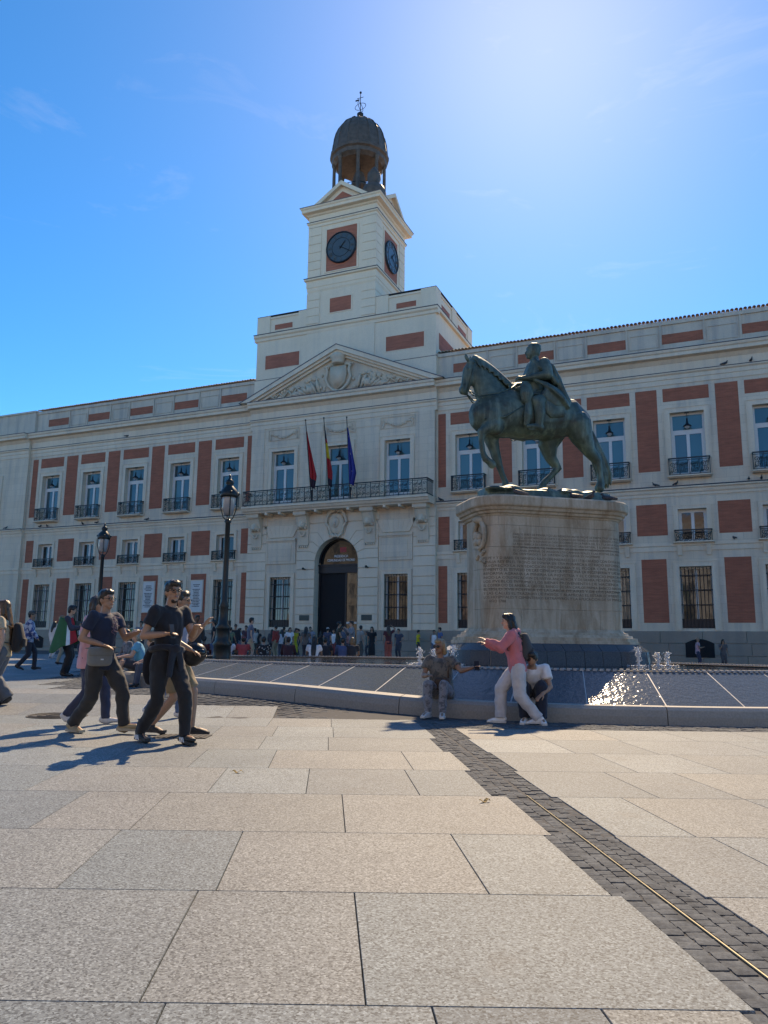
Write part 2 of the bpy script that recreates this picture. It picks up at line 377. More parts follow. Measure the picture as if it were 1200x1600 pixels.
# setts: strip with a brass line, and the ring round the fountain
SZ = .066
def sett_mesh(seed):
    r = random.Random(seed); b = bmesh.new()
    bmesh.ops.create_grid(b, x_segments=3, y_segments=3, size=.5)
    for v in b.verts:
        e = max(abs(v.co.x), abs(v.co.y)) > .49
        v.co.x = (v.co.x*.97+r.uniform(-.04, .04))*SZ; v.co.y = (v.co.y*.97+r.uniform(-.04, .04))*SZ
        v.co.z = -.0035 if e else r.uniform(-.001, .0016)
    bd = [e for e in b.edges if e.is_boundary]
    ex = bmesh.ops.extrude_edge_only(b, edges=bd)
    for v in [q for q in ex['geom'] if isinstance(q, bmesh.types.BMVert)]: v.co.z = -.03
    for e in bd: e.smooth = False
    m = bpy.data.meshes.new('sett'); b.to_mesh(m); b.free(); m.materials.append(M['cobble'])
    m.polygons.foreach_set('use_smooth', [True]*len(m.polygons)); return m
bed = MB()
for k in range(len(VB)-1):
    if VB[k] > 14: break
    lo, hi = strip_half(k); n_ = 4
    for i in range(n_):
        a, b = VB[k]+(VB[k+1]-VB[k])*i/n_, VB[k]+(VB[k+1]-VB[k])*(i+1)/n_
        q = [UV(SU-lo, a), UV(SU+hi, a), UV(SU+hi, b), UV(SU-lo, b)]; bed.add([(x, y, gz(x, y)-.009) for x, y in q], [(0, 1, 2, 3)])
bed.build('grit_bed', M['joint_dirt'], gr)
SETTS = [sett_mesh(i) for i in range(8)]
rest = MB(); settn = 0
def add_sett(u, v, su, sv, rot=0.0, near=True):
    global settn
    x, y = UV(u, v)
    m = SETTS[rnd.randrange(8)]
    if near and settn < 300:
        o = place(m, 'sett', None, gr, (x, y, gz(x, y)+rnd.uniform(-.004, .001))); o.scale = (su/SZ, sv/SZ, 1); o.rotation_euler = (rnd.uniform(-.012, .012), rnd.uniform(-.012, .012), GA+rot); settn += 1
    else:
        ca, sa = math.cos(GA+rot), math.sin(GA+rot); z0 = gz(x, y)+rnd.uniform(-.008, .002)
        rest.add([(x+ca*p.co.x*su/SZ-sa*p.co.y*sv/SZ, y+sa*p.co.x*su/SZ+ca*p.co.y*sv/SZ, z0+p.co.z) for p in m.vertices], [tuple(f.vertices) for f in m.polygons])
v = 1.3; sp = .066
while v < 17:
    kk = row_of(v); lo, hi = strip_half(kk)
    for s, wd in ((-1, lo), (1, hi)):
        n = max(1, round((wd-.012)/.066)); q = (wd-.012)/n; sh = rnd.uniform(-.02, .02)
        for i in range(n):
            uu = SU+s*(.012+q*(i+.5)); x, y = UV(uu, v)
            if ell_d(x, y) < CURB_OFF+.05: continue
            add_sett(uu, v+rnd.uniform(-.006, .006)+(.03 if i % 2 else 0), q*.96, sp*.98, rnd.uniform(-.06, .06))
    v += sp
rb = MB(); nn = 160; prs = [(*ell(2*math.pi*i/nn, CURB_OFF-.05), *ell(2*math.pi*i/nn, CURB_OFF+2.2)) for i in range(nn)]
rb.add([(p[0], p[1], gz(p[0], p[1])-.011) for p in prs]+[((p[0]+p[2])/2, (p[1]+p[3])/2, gz((p[0]+p[2])/2, (p[1]+p[3])/2)-.011) for p in prs]+[(p[2], p[3], gz(p[2], p[3])-.011) for p in prs], [(k_*nn+i, (k_+1)*nn+i, (k_+1)*nn+(i+1) % nn, k_*nn+(i+1) % nn) for k_ in range(2) for i in range(nn)])
rb.build('grit_ring', M['joint_dirt'], gr)
rr = random.Random(5)
off = CURB_OFF+.06
ring_i = 0
while off < CURB_OFF+2.1:
    tt = 0
    L = 2*math.pi*math.sqrt(((FA+off)**2+(FB+off)**2)/2); n = int(L/.125)
    for i in range(n):
        a = 2*math.pi*(i+.5*(ring_i % 2))/n; x, y = ell(a, off)
        if x*F.x+y*F.y > 21 : continue
        u, v = toUV(x, y); k = row_of(v)
        if any(p-.02 < u < q+.02 for p, q in cells.get(k, ())): continue
        if abs(u-SU) < .2 and off > CURB_OFF+.5: continue
        tx, ty = ell(a+.01, off); rot = math.atan2(ty-y, tx-x)-GA
        add_sett(u, v, .118, .115, rot+rr.uniform(-.05, .05), False)
    off += .12; ring_i += 1
o = rest.build('sett_field', M['cobble'], gr, False); o['kind'] = 'stuff'
mb = MB(); pts = [UV(SU, q) for q in (1.2, 2, 4, 5.7, 5.9)]
for p, q in zip(pts, pts[1:]):
    mb.tube([(p[0], p[1], gz(*p)-.0035), (q[0], q[1], gz(*q)-.0035)], 0.0042, 8)
mb.build('brass_line', M['brass'], gr)
# ================================================================== the government building
FY = 48.0                       # plane of the wing fronts
CY = 47.65                      # plane of the central front
XC = -24.165
LB = [-51.65, -47.15, -42.65, -38.15, -33.65]
RB = [-14.65, -10.15, -5.65, -1.15, 3.35]
CB = [-28.68, XC, -19.65]
bld = empty('government_building', (XC, FY, 0), 0, 'long pale stone building with red brick panels, central pediment and clock tower', 'building')
OFF = Matrix.Translation((-XC, -FY, 0))
class BP(MB):
    """mesh written in world coordinates, stored relative to the building's base"""
    def build(s, name, mat, parent=None, smooth=False, fix=False):
        o = MB.build(s, name, mat, parent or bld, smooth, fix)
        if parent is None or parent is bld: o.data.transform(OFF); 
        else: o.data.transform(OFF)
        return o
def wallholes(mb, x0, x1, z0, z1, holes, y, d):
    xs = sorted({x0, x1, *[h[0] for h in holes], *[h[1] for h in holes]})
    zs = sorted({z0, z1, *[h[2] for h in holes], *[h[3] for h in holes]})
    for a, b in zip(xs, xs[1:]):
        for c, e in zip(zs, zs[1:]):
            m, k = (a+b)/2, (c+e)/2
            if any(h[0] < m < h[1] and h[2] < k < h[3] for h in holes): continue
            mb.add([(a,y,c),(b,y,c),(b,y,e),(a,y,e)], [(0,1,2,3)])
    for a, b, c, e in holes:
        mb.add([(a,y,c),(b,y,c),(b,y,e),(a,y,e),(a,y+d,c),(b,y+d,c),(b,y+d,e),(a,y+d,e)], [(0,4,5,1),(1,5,6,2),(2,6,7,3),(3,7,4,0)])
def frame3(mb, x0, x1, z0, z1, w, y0, y1, bottom=False):
    """raised surround of an opening x0..x1, z0..z1: jambs and lintel"""
    mb.box(x0-w, x0, y0, y1, z0, z1); mb.box(x1, x1+w, y0, y1, z0, z1); mb.box(x0-w, x1+w, y0, y1, z1, z1+w)
    if bottom: mb.box(x0-w, x1+w, y0, y1, z0-w*.6, z0)
def holes_for(bays): 
    h = []
    for x in bays: h += [(x-.87, x+.87, 2.25, 5.8), (x-.78, x+.78, 7.24, 9.18), (x-.95, x+.95, 11.12, 15.06)]
    return h
# ---- wing walls and end pavilions
PL, PR = -54.15, 5.82
for a, b, bays, y in ((PL, -31.43, LB, FY), (-16.9, PR, RB, FY)):
    mb = BP(); wallholes(mb, a, b, 0.3, 18.4, holes_for(bays), y, .55); mb.build('wall', M['limestone'])
for a, b, x in ((-62.5, PL, -58.3), (PR, 14.2, 10.0)):
    mb = BP(); wallholes(mb, a, b, .3, 18.4, holes_for([x]), FY-.28, .55)
    for e in (a, b): mb.box(e-.001 if e in (a,) else e-.02, e+.02 if e in (a,) else e+.001, FY-.28, FY+.6, .3, 18.4)
    mb.build('wall', M['limestone'])
core = BP(); core.box(-62.4, 14.1, 48.8, 72, 0, 20.6); core.build('rear_block', M['parapet_stone'])
# ---- mouldings: profile (y offset from wall, z)
CORN = [(.2,16.85),(-.05,16.85),(-.05,17.15),(-.1,17.17),(-.1,17.40),(-.2,17.47),(-.22,17.55),(-.08,17.57),(-.08,18.12),(-.16,18.2),(-.28,18.36),(-.6,18.42),(-.6,18.62),(-.68,18.68),(-.72,18.82),(.2,18.84)]
STRG = [(.2,9.98),(-.05,9.98),(-.05,10.12),(-.12,10.2),(-.16,10.36),(-.26,10.42),(-.26,10.5),(.2,10.54)]
BAND = [(.2,6.72),(-.05,6.72),(-.05,6.98),(-.1,7.04),(-.1,7.2),(.2,7.22)]
def run(name, prof, a, b, y, mat):
    mb = BP(); mb.ext([(y+p[0], p[1]) for p in prof], 'x', a, b); return mb.build(name, M[mat], fix=True)
def cap(a, b, y0, y1, z, t=.035, parent=None):
    mb = BP(); mb.box(a, b, y0, y1, z, z+t); return mb.build('lead_capping', M['lead'], parent)
for a, b, y in ((-62.6, PL, FY-.28), (PL, -31.43, FY), (-31.55, -16.78, CY), (-16.9, PR, FY), (PR, 14.3, FY-.28)):
    run('cornice', CORN, a, b, y, 'trim_stone'); cap(a, b, y-.735, y, 18.84)
    cap(a, b, y-.235, y-.09, 17.57, .025)
    if y != CY:
        run('string_course', STRG, a, b, y, 'trim_stone'); cap(a, b, y-.275, y, 10.535)
        run('sill_band', BAND, a, b, y, 'trim_stone')
# ---- granite plinth of separate blocks
pm = {}
def block(mb, x0, x1, y0, y1, z0, z1, b=.018): mb.bbox(x0, x1, y0, y1, z0, z1, b)
def blockrow(name, mat, a, b, y, z0, z1, wid, g=.014, d=.1, off=0, skip=()):
    n = max(1, round((b-a-off)/wid)); xs = [a] + [a+off+(b-a-off)*i/n for i in range(0 if off else 1, n)] + [b]
    xs = sorted(set(round(x, 4) for x in xs))
    for p, q in zip(xs, xs[1:]):
        if any(not (q <= s0 or p >= s1) for s0, s1 in skip): continue
        mb = BP(); block(mb, p+g/2, q-g/2, y, y+d, z0+g/2, z1-g/2); mb.build(name, mat)
for a, b, y, w_ in ((-62.6, PL, FY-.4, 2.1), (PL, -31.5, FY-.12, 2.25), (-31.5, -25.85, CY-.14, 1.9), (-22.48, -16.85, CY-.14, 1.9), (-16.85, PR, FY-.12, 2.25), (PR, 14.2, FY-.4, 2.1)):
    vents = [(x-.8, x+.8) for x in (-1.15,) if a < x < b]
    for k, (z0, z1) in enumerate(((0, .72), (.72, 1.40), (1.40, 2.1))):
        blockrow('granite_block', M['granite_plinth'], a, b, y, z0, z1, w_, off=w_/2 if k % 2 else 0, d=.22)
# arched cellar opening at the foot of the right wing
def cellar(x):
    mb = BP(); pts = [(x-.76, .62), (x+.76, .62), (x+.76, 1.42)] + [(x+.76-1.52*i/8, 1.42+.24*math.sin(math.pi*i/8)) for i in range(1, 8)] + [(x-.76, 1.42)]
    mb.ext(pts, 'y', FY-.135, FY-.05); mb.build('cellar_opening', M['dark_interior'], fix=True)
for x in (-1.15, 3.35, -51.65, -47.15): cellar(x)
# ---- brick panels
def panel(x0, x1, z0, z1, y=FY, mat='brick'):
    mb = BP(); mb.box(x0, x1, y-.012, y+.05, z0, z1); mb.build('brick_panel', M[mat])
def bay_bricks(bays, lo, hi):
    mids = [(p+q)/2 for p, q in zip(bays, bays[1:])]
    for x in bays: panel(x-1.29, x+1.29, 15.79, 16.61)
    for m in mids: panel(m-.62, m+.62, 11.54, 16.61); panel(m-.86, m+.86, 7.67, 9.54); panel(m-.70, m+.70, 2.57, 6.27)
    for x, s, e in ((bays[0], -1, lo), (bays[-1], 1, hi)):
        for (z0, z1, st) in ((11.54, 16.61, 1.62), (7.67, 9.54, 1.38), (2.57, 6.27, 1.55)):
            p, q = sorted((x+s*st, e - s*.06 - (s*.0))); panel(p, q, z0, z1)
bay_bricks(LB, PL+.22, -31.5); bay_bricks(RB, -16.87, PR-.3)
# ---- raised stone surrounds and linings
for x in LB+RB+[-58.3, 10.0]:
    y = FY if -54 < x < 5.8 else FY-.28
    mb = BP(); frame3(mb, x-.95, x+.95, 11.12, 15.06, .28, y-.05, y+.02); frame3(mb, x-1.23, x+1.23, 11.12, 15.34, .05, y-.09, y+.02)
    mb.build('window_surround', M['trim_stone'])
    mb = BP(); frame3(mb, x-.78, x+.78, 7.24, 9.18, .2, y-.05, y+.02); frame3(mb, x-.98, x+.98, 7.24, 9.38, .04, y-.075, y+.02); mb.build('window_surround', M['trim_stone'])
    mb = BP(); frame3(mb, x-.87, x+.87, 2.15, 5.8, .27, y-.05, y+.02); frame3(mb, x-1.14, x+1.14, 2.15, 6.07, .05, y-.08, y+.02); mb.build('window_surround', M['trim_stone'])
    mb = BP()                                            # two small brackets under the mezzanine sill
    for s in (-.78, .78):
        mb.ext([(y+.0, 6.45), (y-.1, 6.45), (y-.12, 6.6), (y-.2, 6.85), (y-.24, 7.05), (y, 7.05)], 'x', x+s-.12, x+s+.12)
    mb.build('sill_bracket', M['trim_stone'], fix=True)

# ---- ironwork
def spiral(mb, cx, cz, r, turns, a0, y, rad, sgn=1, n=14):
    pts = []
    for i in range(n+1):
        t = i/n; a = a0 + sgn*turns*2*math.pi*t; q = r*(1-.82*t); pts.append((cx+q*math.cos(a), y, cz+q*math.sin(a)))
    mb.tube(pts, rad, 4, False)
def scroll_panel(mb, x0, x1, z0, z1, y, rad=.017):
    w_, h = x1-x0, z1-z0; cx, cz = (x0+x1)/2, (z0+z1)/2; r = min(w_*.30, h*.27)
    spiral(mb, x0+w_*.32, z1-h*.30, r, 1.4, R(-60), y, rad); spiral(mb, x1-w_*.32, z0+h*.30, r, 1.4, R(120), y, rad)
    spiral(mb, x1-w_*.22, z1-h*.22, r*.55, 1.2, R(200), y, rad, -1, 9); spiral(mb, x0+w_*.22, z0+h*.22, r*.55, 1.2, R(20), y, rad, -1, 9)
    mb.tube([(x0+w_*.05, y, z0), (x0+w_*.2, y, cz), (cx, y, cz), (x1-w_*.2, y, cz), (x1-w_*.05, y, z1)], rad, 4, False)
def railing(w_, h, dep, panels, base):
    mb = MB(); y = -dep
    for z, t in ((base+h, .035), (base+h-.12, .016), (base+.05, .022)):
        mb.box(-w_, w_, y-t, y+t, z-t, z+t)
        for s in (-w_, w_): mb.box(s-t, s+t, y, -.02, z-t, z+t)
    n = panels
    for i in range(n+1):
        x = -w_ + 2*w_*i/n; mb.box(x-.015, x+.015, y-.015, y+.015, base, base+h)
    for i in range(n):
        a = -w_+2*w_*i/n; b = -w_+2*w_*(i+1)/n; scroll_panel(mb, a+.02, b-.02, base+.07, base+h-.14, y)
    for s in (-w_, w_):
        for k in range(1, 4): mb.box(s-.012, s+.012, y+dep*k/4-.012, y+dep*k/4+.012, base, base+h)
    return mb.mesh('railing')
rail_main = railing(1.12, 1.03, .42, 4, .12)
rail_mezz = railing(1.0, .74, .24, 4, .04)
def slab_mesh(w_, dep, t):
    mb = MB(); mb.ext([(.05, 0), (-dep+.12, 0), (-dep+.05, t*.4), (-dep-.02, t*.5), (-dep-.02, t), (.05, t)], 'x', -w_, w_); m = mb.mesh('balcony')
    b = bmesh.new(); b.from_mesh(m); bmesh.ops.recalc_face_normals(b, faces=b.faces); b.to_mesh(m); b.free(); return m
slab_main = slab_mesh(1.18, .48, .14); slab_mezz = slab_mesh(1.12, .30, .12)
# ---- window joinery, modelled once for each kind, origin at the middle of the sill in the wall plane
def bars(mb, rects, y0, y1):
    for a, b, c, e in rects: mb.box(a, b, y0, y1, c, e)
def win_main():
    f = MB(); D = .36
    bars(f, [(-.95,-.83,0,3.94),(.83,.95,0,3.94),(-.83,.83,3.82,3.94),(-.83,.83,2.72,2.92),(-.09,.09,0,2.72),(-.83,-.74,.0,2.72),(.74,.83,.0,2.72),(-.74,-.09,2.64,2.72),(.09,.74,2.64,2.72),(-.74,-.09,0,.3),(.09,.74,0,.3)], D, D+.09)
    fm = f.mesh('window'); ps = []
    for a, b, c, e in ((-.83,.83,2.92,3.82), (-.74,-.09,.3,2.64), (.09,.74,.3,2.64)):
        p = MB(); p.box(a, b, D+.05, D+.1, c, e); ps.append(p.mesh('pane'))
    return fm, ps
def win_mezz():
    f = MB(); D = .36
    bars(f, [(-.78,-.68,0,1.94),(.68,.78,0,1.94),(-.68,.68,1.84,1.94),(-.09,.09,0,1.84),(-.68,-.6,0,1.84),(.6,.68,0,1.84),(-.6,-.09,1.76,1.84),(.09,.6,1.76,1.84),(-.6,-.09,0,.2),(.09,.6,0,.2)], D, D+.09)
    ps = []
    for a, b in ((-.6,-.09), (.09,.6)): p = MB(); p.box(a, b, D+.05, D+.1, .2, 1.76); ps.append(p.mesh('pane'))
    return f.mesh('window'), ps
def win_ground():
    f = MB(); D = .4
    bars(f, [(-.87,-.77,0,3.55),(.77,.87,0,3.55),(-.77,.77,3.43,3.55),(-.06,.06,.5,3.43),(-.77,.77,.0,.5)], D, D+.09)
    ps = []
    for a, b in ((-.77,-.06), (.06,.77)): p = MB(); p.box(a, b, D+.05, D+.1, .5, 3.43); ps.append(p.mesh('pane'))
    g = MB()
    for i in range(9): x = -.8+1.6*i/8; g.tube([(x, .12, .02), (x, .12, 3.53)], .02, 6)
    for z in (.52, 1.35, 2.2, 3.05): g.box(-.86, .86, .09, .15, z-.022, z+.022)
    g.box(-.84, .84, .13, .16, .02, .5)
    return f.mesh('window'), ps, g.mesh('grille')
WM, WZ, WG = win_main(), win_mezz(), win_ground()
gmats = {'t': M['pane_teal'], 'd': M['pane_dark']}
def put_window(kind, x, z, y, frame_mat, pane_mat, rail=None, slab=None, grille=None, slab_dz=0):
    fm, ps = kind[0], kind[1]
    wn = place(fm, 'window', frame_mat, bld, (x-XC, y-FY, z))
    for p in ps: place(p, 'pane', pane_mat, wn)
    if grille: place(grille, 'grille', M['iron'], wn)
    if slab:
        s = place(slab, 'balcony', M['trim_stone'], bld, (x-XC, y-FY, z-.12)); place(rail, 'railing', M['iron'], s)
    return wn
for x in LB+RB+[-58.3, 10.0]:
    y = FY if -54 < x < 5.8 else FY-.28
    put_window(WM, x, 11.12, y, M['window_white'], M['pane_teal'], rail_main, slab_main)
    put_window(WZ, x, 7.24, y, M['window_white'], M['pane_dark'], rail_mezz, slab_mezz)
    put_window(WG, x, 2.25, y, M['window_white'], M['pane_dark'], grille=WG[2])
# ---- parapet with brick panels and tile edge
PY = 48.3
def parapet(a, b, bays):
    mb = BP(); mb.box(a, b, PY, PY+.5, 18.4, 20.78); mb.box(a, b, PY-.1, PY+.55, 20.78, 21.02); mb.box(a, b, PY-.06, PY, 18.87, 19.3)
    for p, q in zip(bays, bays[1:]):
        m = (p+q)/2; frame3(mb, m-.78, m+.78, 19.45, 20.3, .06, PY-.045, PY+.01, True)
        for s in (-1.0, 1.0): mb.box(m+s-.04, m+s+.04, PY-.08, PY+.01, 18.87, 20.78)
    mb.build('parapet', M['parapet_stone'])
    for x in bays: panel(x-1.17, x+1.17, 19.56, 20.19, PY)
parapet(PL, -31.55, LB); parapet(-17.0, PR, RB)
mb = BP(); mb.box(-62.5, PL, PY-.25, PY+.5, 18.4, 20.95); mb.box(-62.6, PL+.05, PY-.35, PY+.55, 20.95, 21.1); mb.build('parapet', M['parapet_stone'])
mb = BP(); mb.box(PR, 14.2, PY-.25, PY+.5, 18.4, 20.95); mb.box(PR-.05, 14.3, PY-.35, PY+.55, 20.95, 21.1); mb.build('parapet', M['parapet_stone'])
for a, b in ((PL+.1, -31.6), (-16.9, PR-.1)):
    mb = BP(); mb.add([(a, PY-.02, 21.06), (b, PY-.02, 21.06), (b, PY+8, 23.2), (a, PY+8, 23.2)], [(0, 1, 2, 3)]); mb.build('roof', M['roof_tile'])
    mb = BP(); n = int((b-a)/.24); rnd = random.Random(3)
    for i in range(n):
        x = a+.12+.24*i; z = 21.07+rnd.uniform(-.012, .012); ps = arc(x, z, .105, 0, 180, 5)
        y0 = PY-.2+rnd.uniform(-.02, .02)
        vs = [(p[0], y0, p[1]) for p in ps]+[(p[0], y0+1.2, p[1]+.32) for p in ps]+[(p[0]*.75+x*.25, y0, z+(p[1]-z)*.7) for p in ps]
        mb.add(vs, [(k, k+1, 7+k, 6+k) for k in range(5)]+[(k+1, k, 12+k, 13+k) for k in range(5)])
    o = mb.build('tile_edge', M['roof_tile']); o['kind'] = 'stuff'
# ---- central front, upper storey
mb = BP(); ch = [(x-.95, x+.95, 11.12, 15.06) for x in CB]
wallholes(mb, -31.43, -16.9, 10.2, 18.4, ch, CY, .55)
for x in (-31.43, -16.9): mb.box(x-(.0 if x < -30 else .02), x+(.02 if x < -30 else .0), CY, FY+.3, .3, 18.4)
mb.box(-31.40, -30.3, CY-.05, CY+.01, 10.8, 16.85); mb.box(-18.05, -16.93, CY-.05, CY+.01, 10.8, 16.85)
for m in (-26.45, -21.9):
    frame3(mb, m-.85, m+.85, 10.9, 16.2, .05, CY-.03, CY+.01)
mb.build('wall', M['limestone'])
for x in CB:
    mb = BP(); frame3(mb, x-.95, x+.95, 11.12, 15.06, .26, CY-.05, CY+.02); frame3(mb, x-1.21, x+1.21, 11.12, 15.32, .05, CY-.09, CY+.02); mb.build('window_surround', M['trim_stone'])
    put_window(WM, x, 11.12, CY, M['window_white'], M['pane_teal'])
    mb = BP(); frame3(mb, x-1.25, x+1.25, 15.92, 16.68, .06, CY-.05, CY+.02, True)      # panel with a carved swag
    rnd = random.Random(int(x*10))
    for i in range(46):
        t = i/45; sx = x-1.02+2.04*t; sz = 16.45-.36*math.sin(math.pi*t)
        mb.ball((sx+rnd.uniform(-.03, .03), CY-.05, sz+rnd.uniform(-.07, .07)), (.07, .07, rnd.uniform(.05, .09)), 6, 4)
    for s in (-1.05, 1.05):
        for k in range(7): mb.ball((x+s+rnd.uniform(-.1, .1), CY-.05, 16.0+.09*k), (.09, .06, .07), 6, 4)
    mb.build('swag_relief', M['carved_stone'])
# ---- central front, ground storey: rusticated blocks, door arch, windows
AX, AZ, AR = -24.16, 6.78, 1.66
ZC = [2.1, 2.55, 3.16, 3.75, 4.37, 4.97, 5.6, 6.28, 6.95, 7.6, 8.25, 8.9, 9.55, 10.2]
mb = BP(); BYC = CY+.06
gh = [(-29.45, -27.75, 2.3, 5.82), (-20.55, -18.85, 2.3, 5.82)]
wallholes(mb, -31.43, AX-AR-.35, .3, 10.3, [gh[0]], BYC, .5); wallholes(mb, AX+AR+.35, -16.9, .3, 10.3, [gh[1]], BYC, .5)
n = 20                                                     # wall round the arch
for sgn in (-1, 1):
    pts = [(AX+sgn*AR*math.cos(R(90*i/n)), AZ+AR*math.sin(R(90*i/n))) for i in range(n+1)]
    ox = AX+sgn*(AR+.35)
    q = [(AX+sgn*AR, .02), *pts, (AX, 10.3), (ox, 10.3), (ox, .02)]
    mb.add([(p[0], BYC, p[1]) for p in q], [tuple(range(len(q))) if sgn > 0 else tuple(range(len(q)-1, -1, -1))])
    rv = [(AX+sgn*AR, .02), *pts]
    vs = [(p[0], BYC-.1, p[1]) for p in rv]+[(p[0], BYC+.9, p[1]) for p in rv]; k = len(rv)
    mb.add(vs, [(i, i+1, k+i+1, k+i) for i in range(k-1)])
mb.build('wall', M['limestone'], fix=False)
def blockpoly(poly, y0=CY-.02, y1=CY+.1):
    cx = sum(p[0] for p in poly)/len(poly); cz = sum(p[1] for p in poly)/len(poly)
    mb = BP(); sh = [(p[0]+(cx-p[0])*.012, p[1]+(cz-p[1])*.04) for p in poly]
    n = len(poly); ins = [(p[0]+(cx-p[0])*.03, p[1]+(cz-p[1])*.09) for p in poly]
    vs = [(p[0], y1, p[1]) for p in sh]+[(p[0], y0+.03, p[1]) for p in sh]+[(p[0], y0, p[1]) for p in ins]
    fs = [(i, (i+1) % n, n+(i+1) % n, n+i) for i in range(n)]+[(n+i, n+(i+1) % n, 2*n+(i+1) % n, 2*n+i) for i in range(n)]+[tuple(range(2*n, 3*n))]
    mb.add(vs, fs); mb.build('stone_block', M['trim_stone'], fix=True)
for z0, z1 in zip(ZC, ZC[1:]):
    for a, b in ((-31.45, -29.82), (-18.5, -16.88)): blockrow('stone_block', M['trim_stone'], a, b, CY-.02, z0, z1, 5, g=.035, d=.12)
    if z1 <= 6.3:
        for a, b in ((-27.3, AX-AR), (AX+AR, -20.98)): blockrow('stone_block', M['trim_stone'], a, b, CY-.02, z0, z1, 5, g=.035, d=.12)
    elif z0 >= 9.5:
        blockrow('stone_block', M['trim_stone'], -27.3, -20.98, CY-.02, z0, z1, 3.2, g=.035, d=.12)
TH = [4, 21, 38, 55, 73]; ZJ = [6.95, 7.6, 8.25, 8.9, 9.55]
for sgn in (-1, 1):
    P = lambda r, th: (AX+sgn*r*math.cos(R(th)), AZ+r*math.sin(R(th)))
    xo = -20.98 if sgn > 0 else -27.3
    bend = [(AX+sgn*(z-AZ)/math.tan(R(th)), z) for z, th in zip(ZJ, TH)]
    bend[0] = (AX+sgn*2.35, 6.95)
    blockpoly([(AX+sgn*AR, 6.28), P(AR, 0), P(AR, TH[0]), bend[0], (xo, 6.95), (xo, 6.28)])
    for k in range(4):
        inner = [P(AR, TH[k]+(TH[k+1]-TH[k])*i/3) for i in range(4)]
        blockpoly(inner+[bend[k+1], (xo, ZJ[k+1]), (xo, ZJ[k]), bend[k]])
blockpoly([(AX+AR*math.cos(R(th)), AZ+AR*math.sin(R(th))) for th in (73, 81, 90, 99, 107)]+[(AX-(9.55-AZ)/math.tan(R(73)), 9.55), (AX+(9.55-AZ)/math.tan(R(73)), 9.55)])
for (a, b, c, e) in gh:
    x = (a+b)/2
    mb = BP(); frame3(mb, a, b, 2.1, e, .24, CY-.0, BYC+.02); frame3(mb, a-.24, b+.24, 2.1, e+.24, .05, CY-.04, BYC+.02); mb.build('window_surround', M['trim_stone'])
    mb = BP(); mb.box(x-1.1, x+1.1, CY-.02, BYC+.02, 6.75, 8.3); frame3(mb, x-1.1, x+1.1, 6.75, 8.3, .1, CY-.06, BYC+.02); mb.box(x-.85, x+.85, CY-.06, CY, 6.95, 8.1)
    mb.box(x-1.22, x+1.22, CY-.14, BYC+.02, 8.4, 8.56); mb.build('blank_tablet', M['limestone'])
    for k in range(7):
        u0, u1 = -1+2*k/7, -1+2*(k+1)/7
        blockpoly([(x+u0*.95, 8.62), (x+u1*.95, 8.62), (x+u1*1.45, 9.55), (x+u0*1.45, 9.55)])
    wn = put_window(WG, x, 2.27, BYC-.02, M['window_white'], M['pane_dark'], grille=WG[2])
    mb = BP(); sx = -1 if x < AX else 1; px = AX+sx*2.38; mb.box(px-.38, px+.38, CY-.06, CY, 2.75, 3.12); mb.build('wall_plaque', M['bronze_plaque'])
    mb = BP(); mb.tube([(AX+sx*2.42, CY-.02, 6.3), (AX+sx*2.42, CY-.28, 6.34)], .05, 6); mb.ball((AX+sx*2.42, CY-.32, 6.34), .09, 8, 6); mb.build('wall_camera', M['iron'])
# door: transom, fanlight, leaves
mb = BP(); dy = CY+.62
mb.box(AX-AR, AX+AR, dy-.06, dy+.2, 6.05, 6.62); mb.box(AX-AR, AX+AR, dy-.12, dy+.2, 6.55, 6.66); mb.box(AX-AR, AX-AR+.14, dy, dy+.12, 0, 6.1); mb.box(AX+AR-.14, AX+AR, dy, dy+.12, 0, 6.1); mb.box(AX+.42, AX+.54, dy, dy+.12, 0, 6.05)
fr = arc(AX, AZ, AR, 0, 180, 20)+arc(AX, AZ, AR-.14, 180, 0, 20)
m = len(fr)//2
for i in range(m-1): mb.add([(fr[i][0], dy-.05, fr[i][1]), (fr[i+1][0], dy-.05, fr[i+1][1]), (fr[-2-i][0], dy-.05, fr[-2-i][1]), (fr[-1-i][0], dy-.05, fr[-1-i][1])], [(0, 3, 2, 1)])
door = mb.build('entrance_door', M['iron'])
mb = BP(); pts = arc(AX, AZ, AR-.1, 0, 180, 24); pts += [(AX-AR+.1, 6.64), (AX+AR-.1, 6.64)]
mb.ext(pts, 'y', dy+.02, dy+.06); mb.build('fanlight', M['pane_door'], door, fix=True)
mb = BP(); mb.box(AX+.54, AX+AR-.14, dy+.05, dy+.1, .05, 6.05); mb.build('glass_leaf', M['pane_dark'], door)
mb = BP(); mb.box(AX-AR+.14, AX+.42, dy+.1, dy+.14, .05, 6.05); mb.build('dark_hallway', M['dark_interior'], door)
mb = BP(); mb.box(AX+.56, AX+AR-.2, dy+.0, dy+.04, 2.55, 2.68); mb.build('push_bar', M['marble_plaque'], door)
TEXTS = []
def text(body, size, name, mat, parent, fn, align='CENTER', ext=.01):
    cu = bpy.data.curves.new(name, 'FONT'); cu.body = body; cu.size = size; cu.align_x = align; cu.extrude = ext; cu.resolution_u = 2
    o = bpy.data.objects.new(name, cu); COL.objects.link(o); TEXTS.append((o, name, mat, parent, fn))
